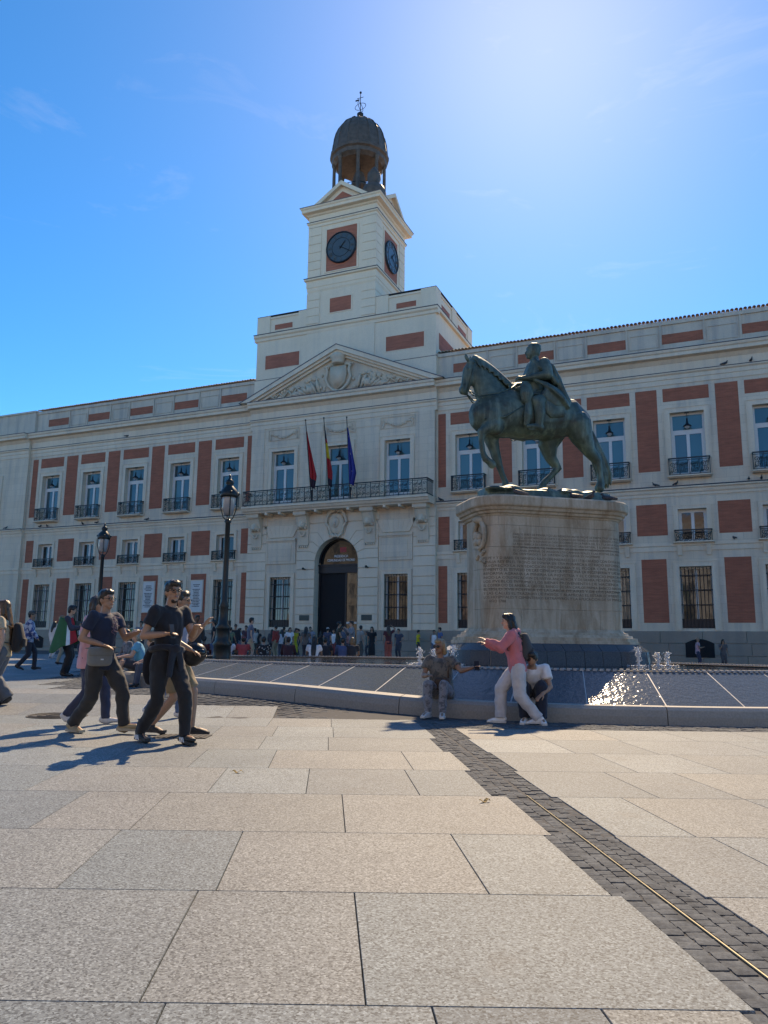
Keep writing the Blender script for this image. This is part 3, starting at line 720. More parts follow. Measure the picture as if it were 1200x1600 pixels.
def flush_text():
    bpy.context.view_layer.update(); dg = bpy.context.evaluated_depsgraph_get(); done = []
    for o, name, mat, parent, fn in TEXTS: done.append((bpy.data.meshes.new_from_object(o.evaluated_get(dg)), name, mat, parent, fn))
    for t_ in TEXTS: cu = t_[0].data; bpy.data.objects.remove(t_[0]); bpy.data.curves.remove(cu)
    TEXTS.clear()
    for me, name, mat, parent, fn in done:
        w_ = max(v.co.x for v in me.vertices)
        for v in me.vertices: v.co = fn(v.co, w_)
        me.name = name; me.materials.clear(); place(me, name, mat, parent)['kind'] = 'stuff'
for body, z in (('PRESIDENCIA', 7.14), ('COMUNIDAD DE MADRID', 6.86)):
    text(body, .255, 'lettering', M['sign_white'], door, lambda c, w_, z=z: Vector((AX+.08+c.x*.72-XC, dy-.02-FY-c.z, z+c.y)))
mb = BP(); mb.box(AX-.02, AX+.45, dy-.0, dy+.03, 7.5, 7.85); mb.build('red_emblem', M['sign_red'], door)
# ---- consoles, balcony and cartouche
def console(x):
    mb = BP()
    mb.ext([(CY, 8.0), (CY-.12, 8.0), (CY-.16, 8.5), (CY-.2, 9.1), (CY-.38, 9.45), (CY-.5, 9.75), (CY-.62, 10.0), (CY-.75, 10.05), (CY-.78, 10.36), (CY, 10.36)], 'x', x-.42, x+.42)
    mb.box(x-.5, x+.5, CY-.82, CY, 10.1, 10.36)
    for k in range(5): mb.box(x-.4+.165*k, x-.4+.165*k+.1, CY-.14, CY, 7.84, 7.98)
    o = mb.build('console', M['carved_stone'], fix=True)
    mb = BP()
    mb.ball((x, CY-.42, 9.42), (.3, .26, .3), 10, 7); mb.ball((x, CY-.62, 9.3), (.15, .14, .12), 8, 6)
    for s in (-1, 1): mb.ball((x+s*.15, CY-.6, 9.5), (.06, .06, .04), 6, 4); mb.ball((x+s*.27, CY-.38, 9.65), (.09, .08, .1), 6, 4)
    for k in range(9):
        a = R(-40+260*k/8); mb.ball((x+.33*math.cos(a), CY-.34, 9.42+.33*math.sin(a)), (.11, .1, .11), 6, 4)
    pts = [(x+.2*math.cos(R(180+180*i/8)), CY-.3, 8.95+.3*math.sin(R(180+180*i/8))) for i in range(9)]; mb.tube(pts, .06, 6)
    mb.build('lion_mask', M['carved_stone'], o, True)
for x in (-30.62, -26.75, -21.6, -17.75): console(x)
prof = [(CY+.1, 10.36), (CY-.95, 10.36), (CY-1.0, 10.45), (CY-1.12, 10.52), (CY-1.2, 10.66), (CY-1.28, 10.7), (CY-1.28, 10.82), (CY+.1, 10.85)]
mb = BP(); mb.ext(prof, 'x', -31.3, -16.95); 
for x in (-29.4, -28.3, -25.4, -22.9, -20.2, -19.1): mb.box(x-.09, x+.09, CY-.95, CY, 10.2, 10.37)
balc = mb.build('balcony', M['trim_stone'], fix=True)
def long_rail():
    mb = BP(); y = CY-1.2; a, b = -31.2, -17.05; z0, z1 = 10.88, 11.93
    for z, t in ((z1, .035), (z1-.12, .016), (z0+.05, .022)):
        mb.box(a, b, y-t, y+t, z-t, z+t)
        for x in (a, b): mb.box(x-t, x+t, y, CY, z-t, z+t)
    n = 14; W_ = (b-a)/n
    for i in range(n+1):
        x = a+W_*i; mb.box(x-.02, x+.02, y-.02, y+.02, z0, z1)
        if i < n:
            nx = x+W_
            mb.box(nx-.36, nx-.34, y-.012, y+.012, z0, z1); scroll_panel(mb, x+.03, x+W_*.36, z0+.07, z1-.14, y); scroll_panel(mb, x+W_*.36, nx-.37, z0+.07, z1-.14, y)
            spiral(mb, nx-.18, z1-.32, .13, 1.2, 0, y, .016, 1, 9); spiral(mb, nx-.18, z0+.3, .13, 1.2, 3, y, .016, 1, 9)
    for x in (a, b):
        for k in range(1, 7): mb.box(x-.012, x+.012, y+1.2*k/7-.012, y+1.2*k/7+.012, z0, z1)
    mb.build('railing', M['iron'], balc)
long_rail()
mb = BP(); cx, cz, y = AX-.0, 9.42, CY-.1
mb.ball((cx, y+.05, cz), (.62, .2, .78), 16, 10)
pts = [(cx+.78*math.cos(R(a))*(1-.25*(math.sin(R(a)) < -.2)), y-.05, cz+.05+.95*math.sin(R(a))) for a in range(0, 361, 15)]; mb.tube(pts, .1, 6, False)
mb.ball((cx, y-.14, cz+.08), (.3, .16, .38), 10, 8); mb.ball((cx, y-.28, cz-.02), (.12, .1, .12), 8, 6); mb.ball((cx-.1, y-.26, cz+.16), .05, 6, 4); mb.ball((cx+.1, y-.26, cz+.16), .05, 6, 4)
for s in (-1, 1):
    mb.tube([(cx+s*.7, y, cz+.6), (cx+s*.5, y-.1, cz+.95), (cx+s*.2, y-.1, cz+.85), (cx, y-.1, cz+1.0)], .1, 6); mb.tube([(cx+s*.5, y, cz-.6), (cx+s*.2, y-.1, cz-.95), (cx, y-.1, cz-.75)], .1, 6)
mb.build('cartouche', M['carved_stone'], None, True)
# ---- pediment
TX = -24.18; ped = BP()
ped.ext([(-31.9, 18.86), (TX, 22.0), (-16.46, 18.86)], 'y', CY-.12, 48.4)
pdo = ped.build('pediment', M['carved_stone'], fix=True)
mb = BP()
for y0, d0, d1 in ((46.93, 0, .34), (47.1, .34, .52), (47.3, .52, .7)):
    o = lambda d: [(-32.2+d*2.3, 18.86), (TX, 22.36-d), (-16.16-d*2.3, 18.86)]
    A, B = o(d0), o(d1); mb.ext([A[0], A[1], A[2], B[2], B[1], B[0]], 'y', y0, 48.3)
mb.build('raking_cornice', M['trim_stone'], pdo, fix=True)
mb = BP(); mb.ext([(-32.3, 18.86), (TX, 22.42), (-16.06, 18.86), (-16.2, 18.86), (TX, 22.362), (-32.16, 18.86)], 'y', 46.9, 48.2); mb.build('lead_capping', M['lead'], pdo, fix=True)
# tympanum carving: crowned shield between trophies of arms
mb = BP(); y = CY-.2; rnd = random.Random(5)
sh = [(-.62, 20.85), (.62, 20.85), (.66, 20.2), (.5, 19.6), (.0, 19.15), (-.5, 19.6), (-.66, 20.2)]
mb.ext([(TX+p[0], p[1]) for p in sh], 'y', y-.16, CY); mb.ext([(TX+p[0]*.78, 20.05+(p[1]-20.05)*.8) for p in sh], 'y', y-.24, CY)
for s in (-1, 1):
    mb.tube([(TX+s*.55, y-.1, 20.95), (TX+s*.95, y-.12, 20.9), (TX+s*.85, y-.12, 20.5), (TX+s*1.0, y-.12, 20.0), (TX+s*.8, y-.1, 19.5), (TX+s*.4, y-.1, 19.1), (TX, y-.1, 19.0)], .11, 6)
    spiral(mb, TX+s*.95, 20.85, .2, 1.2, 0, y-.1, .06, s)
    for k in range(7):                                    # flags and lances fan out
        a = R(90-s*(12+10*k)); L = 1.5-.12*k; bx = TX+s*(1.5+.28*k); bz = 19.05
        mb.tube([(bx, y-.02, bz), (bx+L*.55*math.cos(a), y-.1, bz+L*.55*math.sin(a)*.8), (bx+L*math.cos(a)*.9, y-.05, bz+L*math.sin(a)*.72)], [.09, .14, .05], 6)
    for k in range(34):
        bx = TX+s*rnd.uniform(1.1, 5.6); top = 18.95+max(.12, (7.2-abs(bx-TX))*.26); mb.ball((bx, y+.05, rnd.uniform(18.98, top)), (rnd.uniform(.08, .3), .12, rnd.uniform(.07, .2)), 7, 5)
    for k in range(5):
        bx = TX+s*(2.2+.75*k); mb.tube([(bx, y, 19.0), (bx+s*.35, y-.12, 19.25+.12*(4-k)), (bx+s*.75, y, 19.1)], .07, 5)
    mb.lathe([(.16, 0), (.3, .12), (.34, .35), (.2, .55)], (TX+s*2.3, y, 19.1), 8)
mb.build('coat_of_arms_relief', M['carved_stone'], pdo, True)
mb = BP(); mb.lathe([(.40, 0), (.48, .06), (.46, .16), (.52, .36), (.62, .55), (.48, .72), (.2, .82), (.08, .92)], (TX, y-.1, 21.0), 14)
for k in range(9): a = 2*math.pi*k/9; mb.ball((TX+.56*math.cos(a), y-.1+.56*math.sin(a)*.8, 21.55), .09, 6, 5)
mb.build('stone_crown', M['carved_stone'], pdo, True)
# ---- attic block
AXL, AXR, AY0, AY1 = -31.55, -17.0, 48.02, 56.6
mb = BP(); mb.box(AXL, AXR, AY0, AY1, 18.5, 24.3); mb.box(AXL-.06, AXR+.06, AY0-.06, AY1, 18.5, 20.86)
mb.ext([(AY0+.3, 24.0), (AY0-.08, 24.0), (AY0-.1, 24.2), (AY0-.22, 24.3), (AY0-.24, 24.46), (AY0+.3, 24.48)], 'x', AXL-.2, AXR+.2)
mb.box(AXR-.1, AXR+.2, AY0+.3, AY1, 24.25, 24.46); mb.box(AXL-.2, AXL+.1, AY0+.3, AY1, 24.25, 24.46)
mb.box(AXL+.05, AXR-.05, AY0+.06, AY1, 24.3, 25.72); mb.box(AXL, AXR, AY0, AY1, 25.72, 25.88)
for a, b in ((AXL-.04, AXL+1.1), (AXR-1.1, AXR+.04), (AXR-4.6, AXR-3.6), (AXL+3.6, AXL+4.6)): mb.box(a, b, AY0-.03, AY0+1, 24.48, 25.98)
mb.box(AXR-1, AXR+.03, AY1-1.1, AY1+.03, 24.48, 25.98); mb.box(AXR-1, AXR+.03, AY0+3.6, AY0+4.6, 24.48, 25.98)
mb.build('attic_storey', M['painted_wall'], fix=True)
cap(AXL-.08, AXR+.08, AY0-.08, AY0+.02, 20.86); cap(AXR-.02, AXR+.08, AY0, AY1, 20.86); cap(AXL-.23, AXR+.23, AY0-.27, AY0+.05, 24.48); cap(AXR-.05, AXR+.23, AY0, AY1, 24.48); cap(AXL-.05, AXR+.06, AY0-.05, AY1+.05, 25.98, .03)
for a, b, c, e in ((-30.75, -27.8, 21.69, 22.78), (-20.75, -17.86, 21.69, 22.78), (-30.05, -28.5, 24.8, 25.22), (-20.0, -18.48, 24.8, 25.22)):
    panel(a, b, c, e, AY0 if c < 24 else AY0+.06, 'painted_brick')
    mb = BP(); frame3(mb, a, b, c, e, .09, (AY0 if c < 24 else AY0+.06)-.025, AY0+.1, True); mb.build('panel_border', M['painted_wall'])
for a, b, c, e in ((48.7, 52.2, 21.6, 22.8), (49.4, 51.2, 24.8, 25.22), (53.2, 55.2, 24.8, 25.22)):
    mb = BP(); x = AXR if c < 24 else AXR-.05; mb.box(x-.05, x+.012, a, b, c, e); mb.build('brick_panel', M['painted_brick'])
# ---- clock tower
TL, TR, TY0, TY1 = -27.2, -21.64, 47.96, 53.52; TCX, TCY = (TL+TR)/2, (TY0+TY1)/2; HW = (TR-TL)/2
mb = BP(); mb.box(TL, TR, TY0, TY1, 20.9, 33.6)
def ring(mb, prof, mat=None):
    """moulding round the tower: prof = [(projection, z)]"""
    k = len(prof); vs = []
    for p, z in prof:
        for sx, sy in ((-1,-1),(1,-1),(1,1),(-1,1)): vs.append((TCX+sx*(HW+p), TCY+sy*(HW+p), z))
    mb.add(vs, [(i*4+j, i*4+(j+1) % 4, (i+1)*4+(j+1) % 4, (i+1)*4+j) for i in range(k-1) for j in range(4)]+[(3,2,1,0), tuple((k-1)*4+j for j in range(4))])
ring(mb, [(0, 27.2), (.06, 27.35), (.06, 27.55), (.1, 27.6), (.1, 28.1), (.24, 28.15), (.24, 28.27), (0, 28.3)])
ring(mb, [(0, 32.5), (.07, 32.5), (.07, 32.72), (.16, 32.78), (.16, 32.88), (.04, 32.9), (.04, 33.4), (.14, 33.45), (.2, 33.55), (.48, 33.62), (.48, 33.82), (.56, 33.9), (.58, 34.0), (-.2, 34.05)])
tower = mb.build('clock_tower', M['painted_wall'])
for pr in ([(.0, 28.29), (.27, 28.29), (.27, 28.33), (0, 28.34)], [(0, 32.895), (.19, 32.895), (.19, 32.93), (0, 32.94)], [(0, 34.0), (.61, 34.0), (.61, 34.04), (0, 34.07)]):
    mb = BP(); ring(mb, pr); mb.build('lead_capping', M['lead'], tower)
for z0, z1, n in ((24.7, 27.2, 4), (28.33, 32.5, 6)):
    for k in range(n):
        a, b = z0+(z1-z0)*k/n+.02, z0+(z1-z0)*(k+1)/n-.02
        for sx in (-1, 1):
            for sy in (-1, 1):
                mb = BP(); x = TCX+sx*HW; yy = TCY+sy*HW
                mb.box(min(x+sx*.05, x-sx*1.05), max(x+sx*.05, x-sx*1.05), min(yy+sy*.05, yy-sy*1.05), max(yy+sy*.05, yy-sy*1.05), a, b); mb.build('corner_block', M['painted_wall'], tower)
# clock panels on the faces towards the square and the right
def face_xf(k):
    c = Matrix.Translation((TCX, TCY, 0)) @ Matrix.Rotation(R(90)*k, 4, 'Z'); return c
def tface(mb): 
    return mb
for k in (0, 1, 3):
    X = OFF @ face_xf(k)
    def bld_face(mb, name, mat, parent=tower, smooth=False, fix=True):
        o = MB.build(mb, name, mat, parent, smooth, fix); o.data.transform(X); return o
    y = -HW
    mb = MB(); mb.box(-1.27, 1.27, y-.02, y+.03, 28.68, 32.08); bld_face(mb, 'brick_panel', M['painted_brick'])
    mb = MB(); frame3(mb, -1.27, 1.27, 28.68, 32.08, .14, y-.05, y+.02, True); bld_face(mb, 'panel_border', M['painted_wall'])
    mb = MB(); mb.box(-.88, .88, y-.02, y+.03, 25.36, 26.48); bld_face(mb, 'brick_panel', M['painted_brick'])
    mb = MB(); frame3(mb, -.88, .88, 25.36, 26.48, .1, y-.04, y+.02, True); bld_face(mb, 'panel_border', M['painted_wall'])
    mb = MB(); mb.ext(arc(0, 30.4, 1.24, 0, 350, 35), 'y', y-.13, y); dial = bld_face(mb, 'clock_face', M['clock_dial'])
    mb = MB(); pts = [(1.2*math.cos(R(a)), y-.14, 30.4+1.2*math.sin(R(a))) for a in range(0, 361, 10)]; mb.tube(pts, .06, 6, False)
    pts = [(.74*math.cos(R(a)), y-.135, 30.4+.74*math.sin(R(a))) for a in range(0, 361, 10)]; mb.tube(pts, .02, 4, False); bld_face(mb, 'clock_bezel', M['iron'])
    mb = MB()
    for h, num in enumerate(('XII','I','II','III','IIII','V','VI','VII','VIII','IX','X','XI')):
        a = R(90-30*h); u = Vector((math.cos(a), 0, math.sin(a))); v = Vector((math.sin(a), 0, -math.cos(a))); n = len(num)
        for i, chh in enumerate(num):
            c = (i-(n-1)/2)*.075; r0, r1 = .82, 1.1
            o = Vector((0, y-.145, 30.4))
            if chh == 'I': mb.tube([o+u*r0+v*c, o+u*r1+v*c], .017, 4)
            elif chh == 'V': mb.tube([o+u*r0+v*c, o+u*r1+v*(c-.05)], .017, 4); mb.tube([o+u*r0+v*c, o+u*r1+v*(c+.05)], .012, 4)
            else: mb.tube([o+u*r0+v*(c-.05), o+u*r1+v*(c+.05)], .017, 4); mb.tube([o+u*r0+v*(c+.05), o+u*r1+v*(c-.05)], .012, 4)
    bld_face(mb, 'clock_numerals', M['clock_mark'])['kind'] = 'stuff'
    for a, L, r_ in ((R(90-39), .62, .035), (R(90-120), .95, .025)):
        mb = MB(); o = Vector((0, y-.17, 30.4)); u = Vector((math.cos(a), 0, math.sin(a))); mb.tube([o-u*.15, o+u*L*.7, o+u*L], [r_, r_, .01], 6); bld_face(mb, 'clock_hand', M['iron'])
for k in range(4):
    X = OFF @ face_xf(k); y = -HW
    mb = MB(); mb.ext([(-2.25, 34.02), (0, 35.5), (2.25, 34.02)], 'y', y-.05, y+1.6); o = MB.build(mb, 'gable', M['painted_wall'], tower, fix=True); o.data.transform(X)
    mb = MB(); mb.ext([(-2.5, 34.03), (0, 35.72), (2.5, 34.03), (2.0, 34.03), (0, 35.38), (-2.0, 34.03)], 'y', y-.38, y+1.3); o = MB.build(mb, 'gable_cornice', M['painted_wall'], tower, fix=True); o.data.transform(X)
    mb = MB(); mb.ext([(-1.2, 34.16), (0, 34.98), (1.2, 34.16)], 'y', y-.07, y+.1); o = MB.build(mb, 'brick_panel', M['painted_brick'], tower, fix=True); o.data.transform(X)
mb = BP(); mb.lathe([(2.6, 34.0), (2.6, 34.7), (2.45, 34.75), (2.45, 35.3), (0.1, 35.35)], (TCX, TCY, 0), 16); mb.build('belfry_base', M['dome_lead'], tower)
# belfry: columns, railing, bell, cupola, weather vane
for k in range(8):
    a = R(22.5+45*k); x, yy = TCX+2.0*math.cos(a), TCY+2.0*math.sin(a)
    mb = BP(); mb.lathe([(.22, 35.3), (.22, 35.5), (.15, 35.6), (.13, 38.6), (.2, 38.72), (.22, 38.85)], (x, yy, 0), 8); mb.build('belfry_column', M['dome_lead'], tower, True)
    mb = BP(); a2 = a+R(45); x2, y2 = TCX+2.0*math.cos(a2), TCY+2.0*math.sin(a2)
    for z in (35.55, 36.3): mb.tube([(x, yy, z), (x2, y2, z)], .03, 4)
    for i in range(1, 6):
        t = i/6; mb.tube([(x+(x2-x)*t, yy+(y2-yy)*t, 35.4), (x+(x2-x)*t, yy+(y2-yy)*t, 36.3)], .02, 4)
    mb.build('belfry_railing', M['iron'], tower)
mb = BP(); mb.lathe([(r_*.94, z_-.12) for r_, z_ in ((2.0, 38.75), (2.1, 38.85), (2.3, 39.0), (2.34, 39.3), (2.5, 39.4), (2.52, 39.62), (2.4, 39.72), (2.36, 40.2), (2.26, 40.75), (2.12, 41.3), (1.92, 41.75), (1.58, 42.25), (1.1, 42.65), (.55, 42.9), (.25, 43.0))], (TCX, TCY, 0), 16); dome = mb.build('cupola', M['dome_lead'], tower)
mb = BP()
for k in range(16):
    a = 2*math.pi*k/16; mb.tube([(TCX+r_*.94*math.cos(a), TCY+r_*.94*math.sin(a), z-.12) for r_, z in ((2.4, 39.75), (2.28, 40.75), (2.14, 41.3), (1.94, 41.75), (1.6, 42.25), (1.1, 42.68), (.5, 42.95))], .045, 4)
mb.build('cupola_rib', M['dome_lead'], dome)
mb = BP(); mb.lathe([(.3, 42.95), (.2, 43.2), (.28, 43.35), (.26, 43.5), (.1, 43.6), (.035, 43.7), (.03, 45.4)], (TCX, TCY, 0), 8)
for a in range(0, 360, 30): pass
for c in (R(0), R(90)):
    mb.tube([(TCX+.48*math.cos(R(t))*math.cos(c), TCY+.48*math.cos(R(t))*math.sin(c), 44.15+.3*math.sin(R(t))) for t in range(0, 361, 20)], .025, 4, False)
mb.tube([(TCX-.3, TCY, 44.95), (TCX+.25, TCY, 44.95)], .03, 4); mb.ball((TCX, TCY, 45.42), .1, 8, 6)
mb.box(TCX-.45, TCX-.1, TCY-.012, TCY+.012, 44.72, 44.85)
mb.build('weather_vane', M['iron'], tower)
bell = BP(); bell.lathe([(.75, 36.9), (.72, 37.0), (.55, 37.4), (.45, 37.9), (.36, 38.2), (.12, 38.35), (.1, 38.95)], (TCX, TCY, 0), 14); bell.build('bell', M['dome_lead'], tower, True)
# ornaments on the corners: rounded urn at the front right, spiky crest at the rear left
mb = BP(); c = (TR-.55, TY0+.75, 0); mb.lathe([(.75, 34.05), (.92, 34.4), (.95, 34.75), (.8, 35.15), (.5, 35.35), (.42, 35.5), (.52, 35.9), (.5, 36.3), (.3, 36.6), (.1, 36.9)], c, 14); mb.build('corner_urn', M['dome_lead'], tower, True)
mb = BP()
for i, (dx, h) in enumerate(((0, 2.6), (.3, 1.6), (-.3, 1.3), (.62, 1.1), (-.62, .9), (.9, .8))):
    mb.lathe([(.2, 34.0), (.22, 34.5), (.12, 34.0+h*.5), (.16, 34.0+h*.62), (.05, 34.0+h*.8), (.02, 34.0+h)], (TL+.8+dx, TY1-.6-dx*.4, 0), 6)
mb.build('corner_pinnacles', M['dome_lead'], tower)
# pendant lamps that hang in front of the tall windows
def pendant(x, y, label):
    o = empty('hanging_lamp', (x, y, 15.0), 0, label, 'lamp', 'lamps hanging in the tall windows')
    mb = MB(); mb.tube([(0, .0, .06), (0, -.0, -.75)], .018, 5); mb.box(-.16, .16, -.03, .03, .0, .06); mb.build('hanger', M['iron'], o)
    mb = MB(); mb.lathe([(.05, -.4), (.07, -.75), (.11, -.82), (.3, -.98), (.3, -1.02), (.1, -1.0)], (0, 0, 0), 12); mb.build('lamp_shade', M['iron'], o, True)
    mb = MB(); mb.lathe([(.18, -1.0), (.19, -1.08), (.12, -1.18), (.02, -1.22)], (0, 0, 0), 10); mb.build('lamp_bowl', M['lamp_glass'], o, True)
    return o
proto = pendant(0, 0, 'x')
allw = [(x, FY, 'left') for x in LB] + [(x, CY, 'c') for x in CB] + [(x, FY, 'right') for x in RB]
ordn = ['first', 'second', 'third', 'fourth', 'fifth']
for i, (x, y, s) in enumerate(allw):
    o = proto if i == 0 else copy_tree(proto)
    o.location = (x, y+.1, 15.0); o.scale = (.8, .8, .8)
    if s == 'left': o['label'] = f'small hanging lamp in the {ordn[i]} tall left-wing window counted from the left end'
    elif s == 'c': o['label'] = 'small hanging lamp in the ' + ('left', 'middle', 'right')[i-5] + ' tall window above the long balcony'
    else: o['label'] = f'small hanging lamp in the {ordn[i-8]} tall window right of the pediment'
# two inscribed marble tablets on the left wing
def tablet(x, label, seed):
    o = empty('wall_tablet', (x, FY-.03, 4.6), 0, label, 'plaque', 'marble tablets on the left wing')
    mb = MB(); mb.bbox(-.6, .6, -.06, .0, -1.22, 1.22, .03); mb.build('slab', M['marble_plaque'], o)
    mb = MB(); frame3(mb, -.54, .54, -1.16, 1.16, .05, -.09, -.05, True); mb.build('border', M['trim_stone'], o)
    rnd = random.Random(seed); mb = MB(); z = .85
    while z > -.85:
        h = rnd.uniform(.22, .42); 
        if rnd.random() < .85:
            u = -h
            while u < h: q = rnd.uniform(.03, .09); mb.box(u, min(u+q, h), -.066, -.06, z-.03, z+.03); u += q+.025
        z -= .115
    mb.build('inscription', M['sign_ink'], o)['kind'] = 'stuff'
tablet(-40.48, 'white inscribed marble tablet on the third brick pier of the left wing', 4)
tablet(-35.98, 'white inscribed marble tablet on the brick pier nearest the central front', 9)
# ================================================================== sunlit houses on the far side of the square, behind the viewer (seen in the panes)
plain('house_cream', (.62, .55, .44), .85, var=.08, scale=1)
plain('house_rose', (.58, .43, .36), .85, var=.08, scale=1)
plain('house_white', (.68, .66, .62), .85, var=.06, scale=1)
def house(x0, x1, y, h, mat, label, rz=0.0):
    cx = (x0+x1)/2; w_ = (x1-x0)/2
    o = empty('apartment_house', (cx, y, gz(cx, y)), rz, label, 'building', 'houses across the square')
    mb = MB(); mb.box(-w_, w_, -14, 0, 0, h); mb.box(-w_-.05, w_+.05, -14, .5, h-.6, h); mb.box(-w_, w_, -.1, .25, 4.6, 5.0); mb.build('wall', M[mat], o)
    mb = MB(); mb.ext([(-14, h), (0, h), (-7, h+3.2)], 'x', -w_, w_); mb.build('roof', M['roof_tile'], o, fix=True)
    mb = MB(); mb.box(-.6, .6, -.02, .05, 0, 2.3); wm = mb.mesh('window'); mb = MB(); mb.box(-.85, .85, .0, .45, -.15, 0); sm = mb.mesh('sill')
    n = int(w_*2/3.2)
    for k in range(5):
        for i in range(n):
            z = (.9, 6.2, 10.2, 14, 17.5)[k]
            if z+2.4 > h-.6: continue
            wn = place(wm, 'window', M['pane_dark'], o, (-w_+3.2*(i+.5)+(w_*2-3.2*n)/2, 0, z)); place(sm, 'sill', M[mat], wn)
house(-72, -46, -30, 20.5, 'house_cream', 'cream house across the square, behind the viewer to the left', R(-14))
house(-45, -20, -36, 22, 'house_rose', 'rose coloured house across the square, left of the white one', R(-6))
house(-19, 8, -38, 21, 'house_white', 'white house across the square, straight behind the viewer', 0)
house(9, 36, -36, 22.5, 'house_cream', 'cream house across the square, behind the viewer to the right', R(7))
house(37, 62, -31, 20, 'house_rose', 'rose coloured house at the right end of the square', R(14))
# ================================================================== fountain
plain('dark_granite', (.035, .037, .042), .3, var=.3, scale=30, bump=.002)
t = NT('wet_granite'); f = t.noise(55, 4, .7); c = t.ramp(f, [(.3, (.042, .054, .066)), (.7, (.115, .138, .155))]); t.col(c)
rp = t.noise(11, 2, .5, None, .4); rp2 = t.noise(34, 2, .5); h = t.math('ADD', rp, t.math('MULTIPLY', rp2, .3)); t.bump(h, .02, .42); M['wet_granite'] = t.set(.11, 0, 1.33, Specular_IOR_Level=.16)
t = NT('basin_water'); t.col((.012, .016, .018)); rp = t.noise(5, 3, .6, None, .5); rp2 = t.noise(17, 2); t.bump(t.math('ADD', rp, rp2), .02, .35); M['basin_water'] = t.set(.05, 0, 1.33)
t = NT('foam'); t.col((.86, .88, .90)); M['foam'] = t.set(.25, 0, 1.33, Transmission_Weight=.25)
plain('kerb_granite', (.27, .26, .24), .7, var=.15, scale=40, bump=.002)
plain('pale_joint', (.36, .36, .36), .6)
fnt = empty('fountain', (FCX, FCY, 0), 0, 'low oval fountain of dark wet granite with a pale kerb', 'fountain')
FO = Matrix.Translation((-FCX, -FCY, 0))
class FP(MB):
    def build(s, name, mat, parent=None, smooth=False, fix=False):
        o = MB.build(s, name, mat, parent or fnt, smooth, fix); o.data.transform(FO); return o
RZ = .70
def ring_piece(mb, t0, t1, prof, n):
    """sweep prof [(offset, z(x))] between two angles; closed profile"""
    k = len(prof); vs = []
    for i in range(n+1):
        t_ = t0+(t1-t0)*i/n
        for off, zf in prof:
            x, y = ell(t_, off); vs.append((x, y, zf(x, y) if callable(zf) else zf))
    mb.add(vs, [(i*k+j, i*k+(j+1) % k, (i+1)*k+(j+1) % k, (i+1)*k+j) for i in range(n) for j in range(k)]+[tuple(range(k-1, -1, -1)), tuple(n*k+j for j in range(k))])
# arc length table so that pieces come out equally long
TT = np.linspace(0, 2*math.pi, 2001); PP = np.array([ell(a, 1.0) for a in TT]); SS = np.concatenate([[0], np.cumsum(np.hypot(*np.diff(PP, axis=0).T))]); SL = SS[-1]
def tpos(s_): return float(np.interp(s_ % SL, SS, TT)) + (2*math.pi if s_ >= SL else 0)
NP = 44; low = None
mb = FP(); ring_piece(mb, 0, 2*math.pi, [(1.33, lambda x, y: gz(x, y)+.15), (.03, .64), (-.3, .60), (-.3, .2), (1.33, 0)], 96); mb.build('basin_bed', M['pale_joint'], None, True)
for i in range(NP):
    a, b = tpos(SL*i/NP+.011), tpos(SL*(i+1)/NP-.011)
    if b < a: b += 2*math.pi
    mb = FP(); ring_piece(mb, a, b, [(1.30, lambda x, y: gz(x, y)+.20), (.05, .69), (.02, .66), (1.30, lambda x, y: gz(x, y)+.17)], 6); mb.build('slope_panel', M['wet_granite'], None, False, True)
for i in range(NP):
    a, b = tpos(SL*i/NP-.009), tpos(SL*i/NP+.009)
    if b < a: a -= 2*math.pi
    mb = FP(); ring_piece(mb, a, b, [(1.30, lambda x, y: gz(x, y)+.203), (.05, .693), (.02, .66), (1.30, lambda x, y: gz(x, y)+.17)], 1); mb.build('joint_strip', M['pale_joint'], None, False, True)
NK = 26
for i in range(NK):
    a, b = tpos(SL*i/NK+.006), tpos(SL*(i+1)/NK-.006)
    if b < a: b += 2*math.pi
    g = lambda d: (lambda x, y: gz(x, y)+d)
    mb = FP(); ring_piece(mb, a, b, [(1.34, g(-.1)), (1.62, g(-.1)), (1.62, g(.11)), (1.60, g(.20)), (1.55, g(.245)), (1.36, g(.25)), (1.34, g(.23))], 6); mb.build('kerb_stone', M['kerb_granite'], None, False, True)
mb = FP(); ring_piece(mb, 0, 2*math.pi, [(.05, .66), (.05, .70), (-.22, .70), (-.22, .5)], 120); mb.build('basin_rim', M['dark_granite'], None, False, True)
mb = FP(); n = int(SL/.115); 
for i in range(n):
    s0 = SL*i/n; a, b = tpos(s0), tpos(s0+.062)
    if b < a: b += 2*math.pi
    q = [ell(a, .06), ell(b, .06), ell(b+.004, -.07), ell(a+.004, -.07)]
    mb.add([(x, y, .69) for x, y in q]+[(x, y, .728) for x, y in q], [(4, 5, 6, 7), (0, 1, 5, 4), (1, 2, 6, 5), (2, 3, 7, 6), (3, 0, 4, 7)])
o = mb.build('rim_teeth', M['pale_joint']); o['kind'] = 'stuff'
mb = FP(); n = 96; ctr = (FCX, FCY, .665); pts = [(*ell(2*math.pi*i/n, -.2), .665) for i in range(n)]; mb.add([ctr]+pts, [(0, 1+i, 1+(i+1) % n) for i in range(n)]); mb.build('water', M['basin_water'])
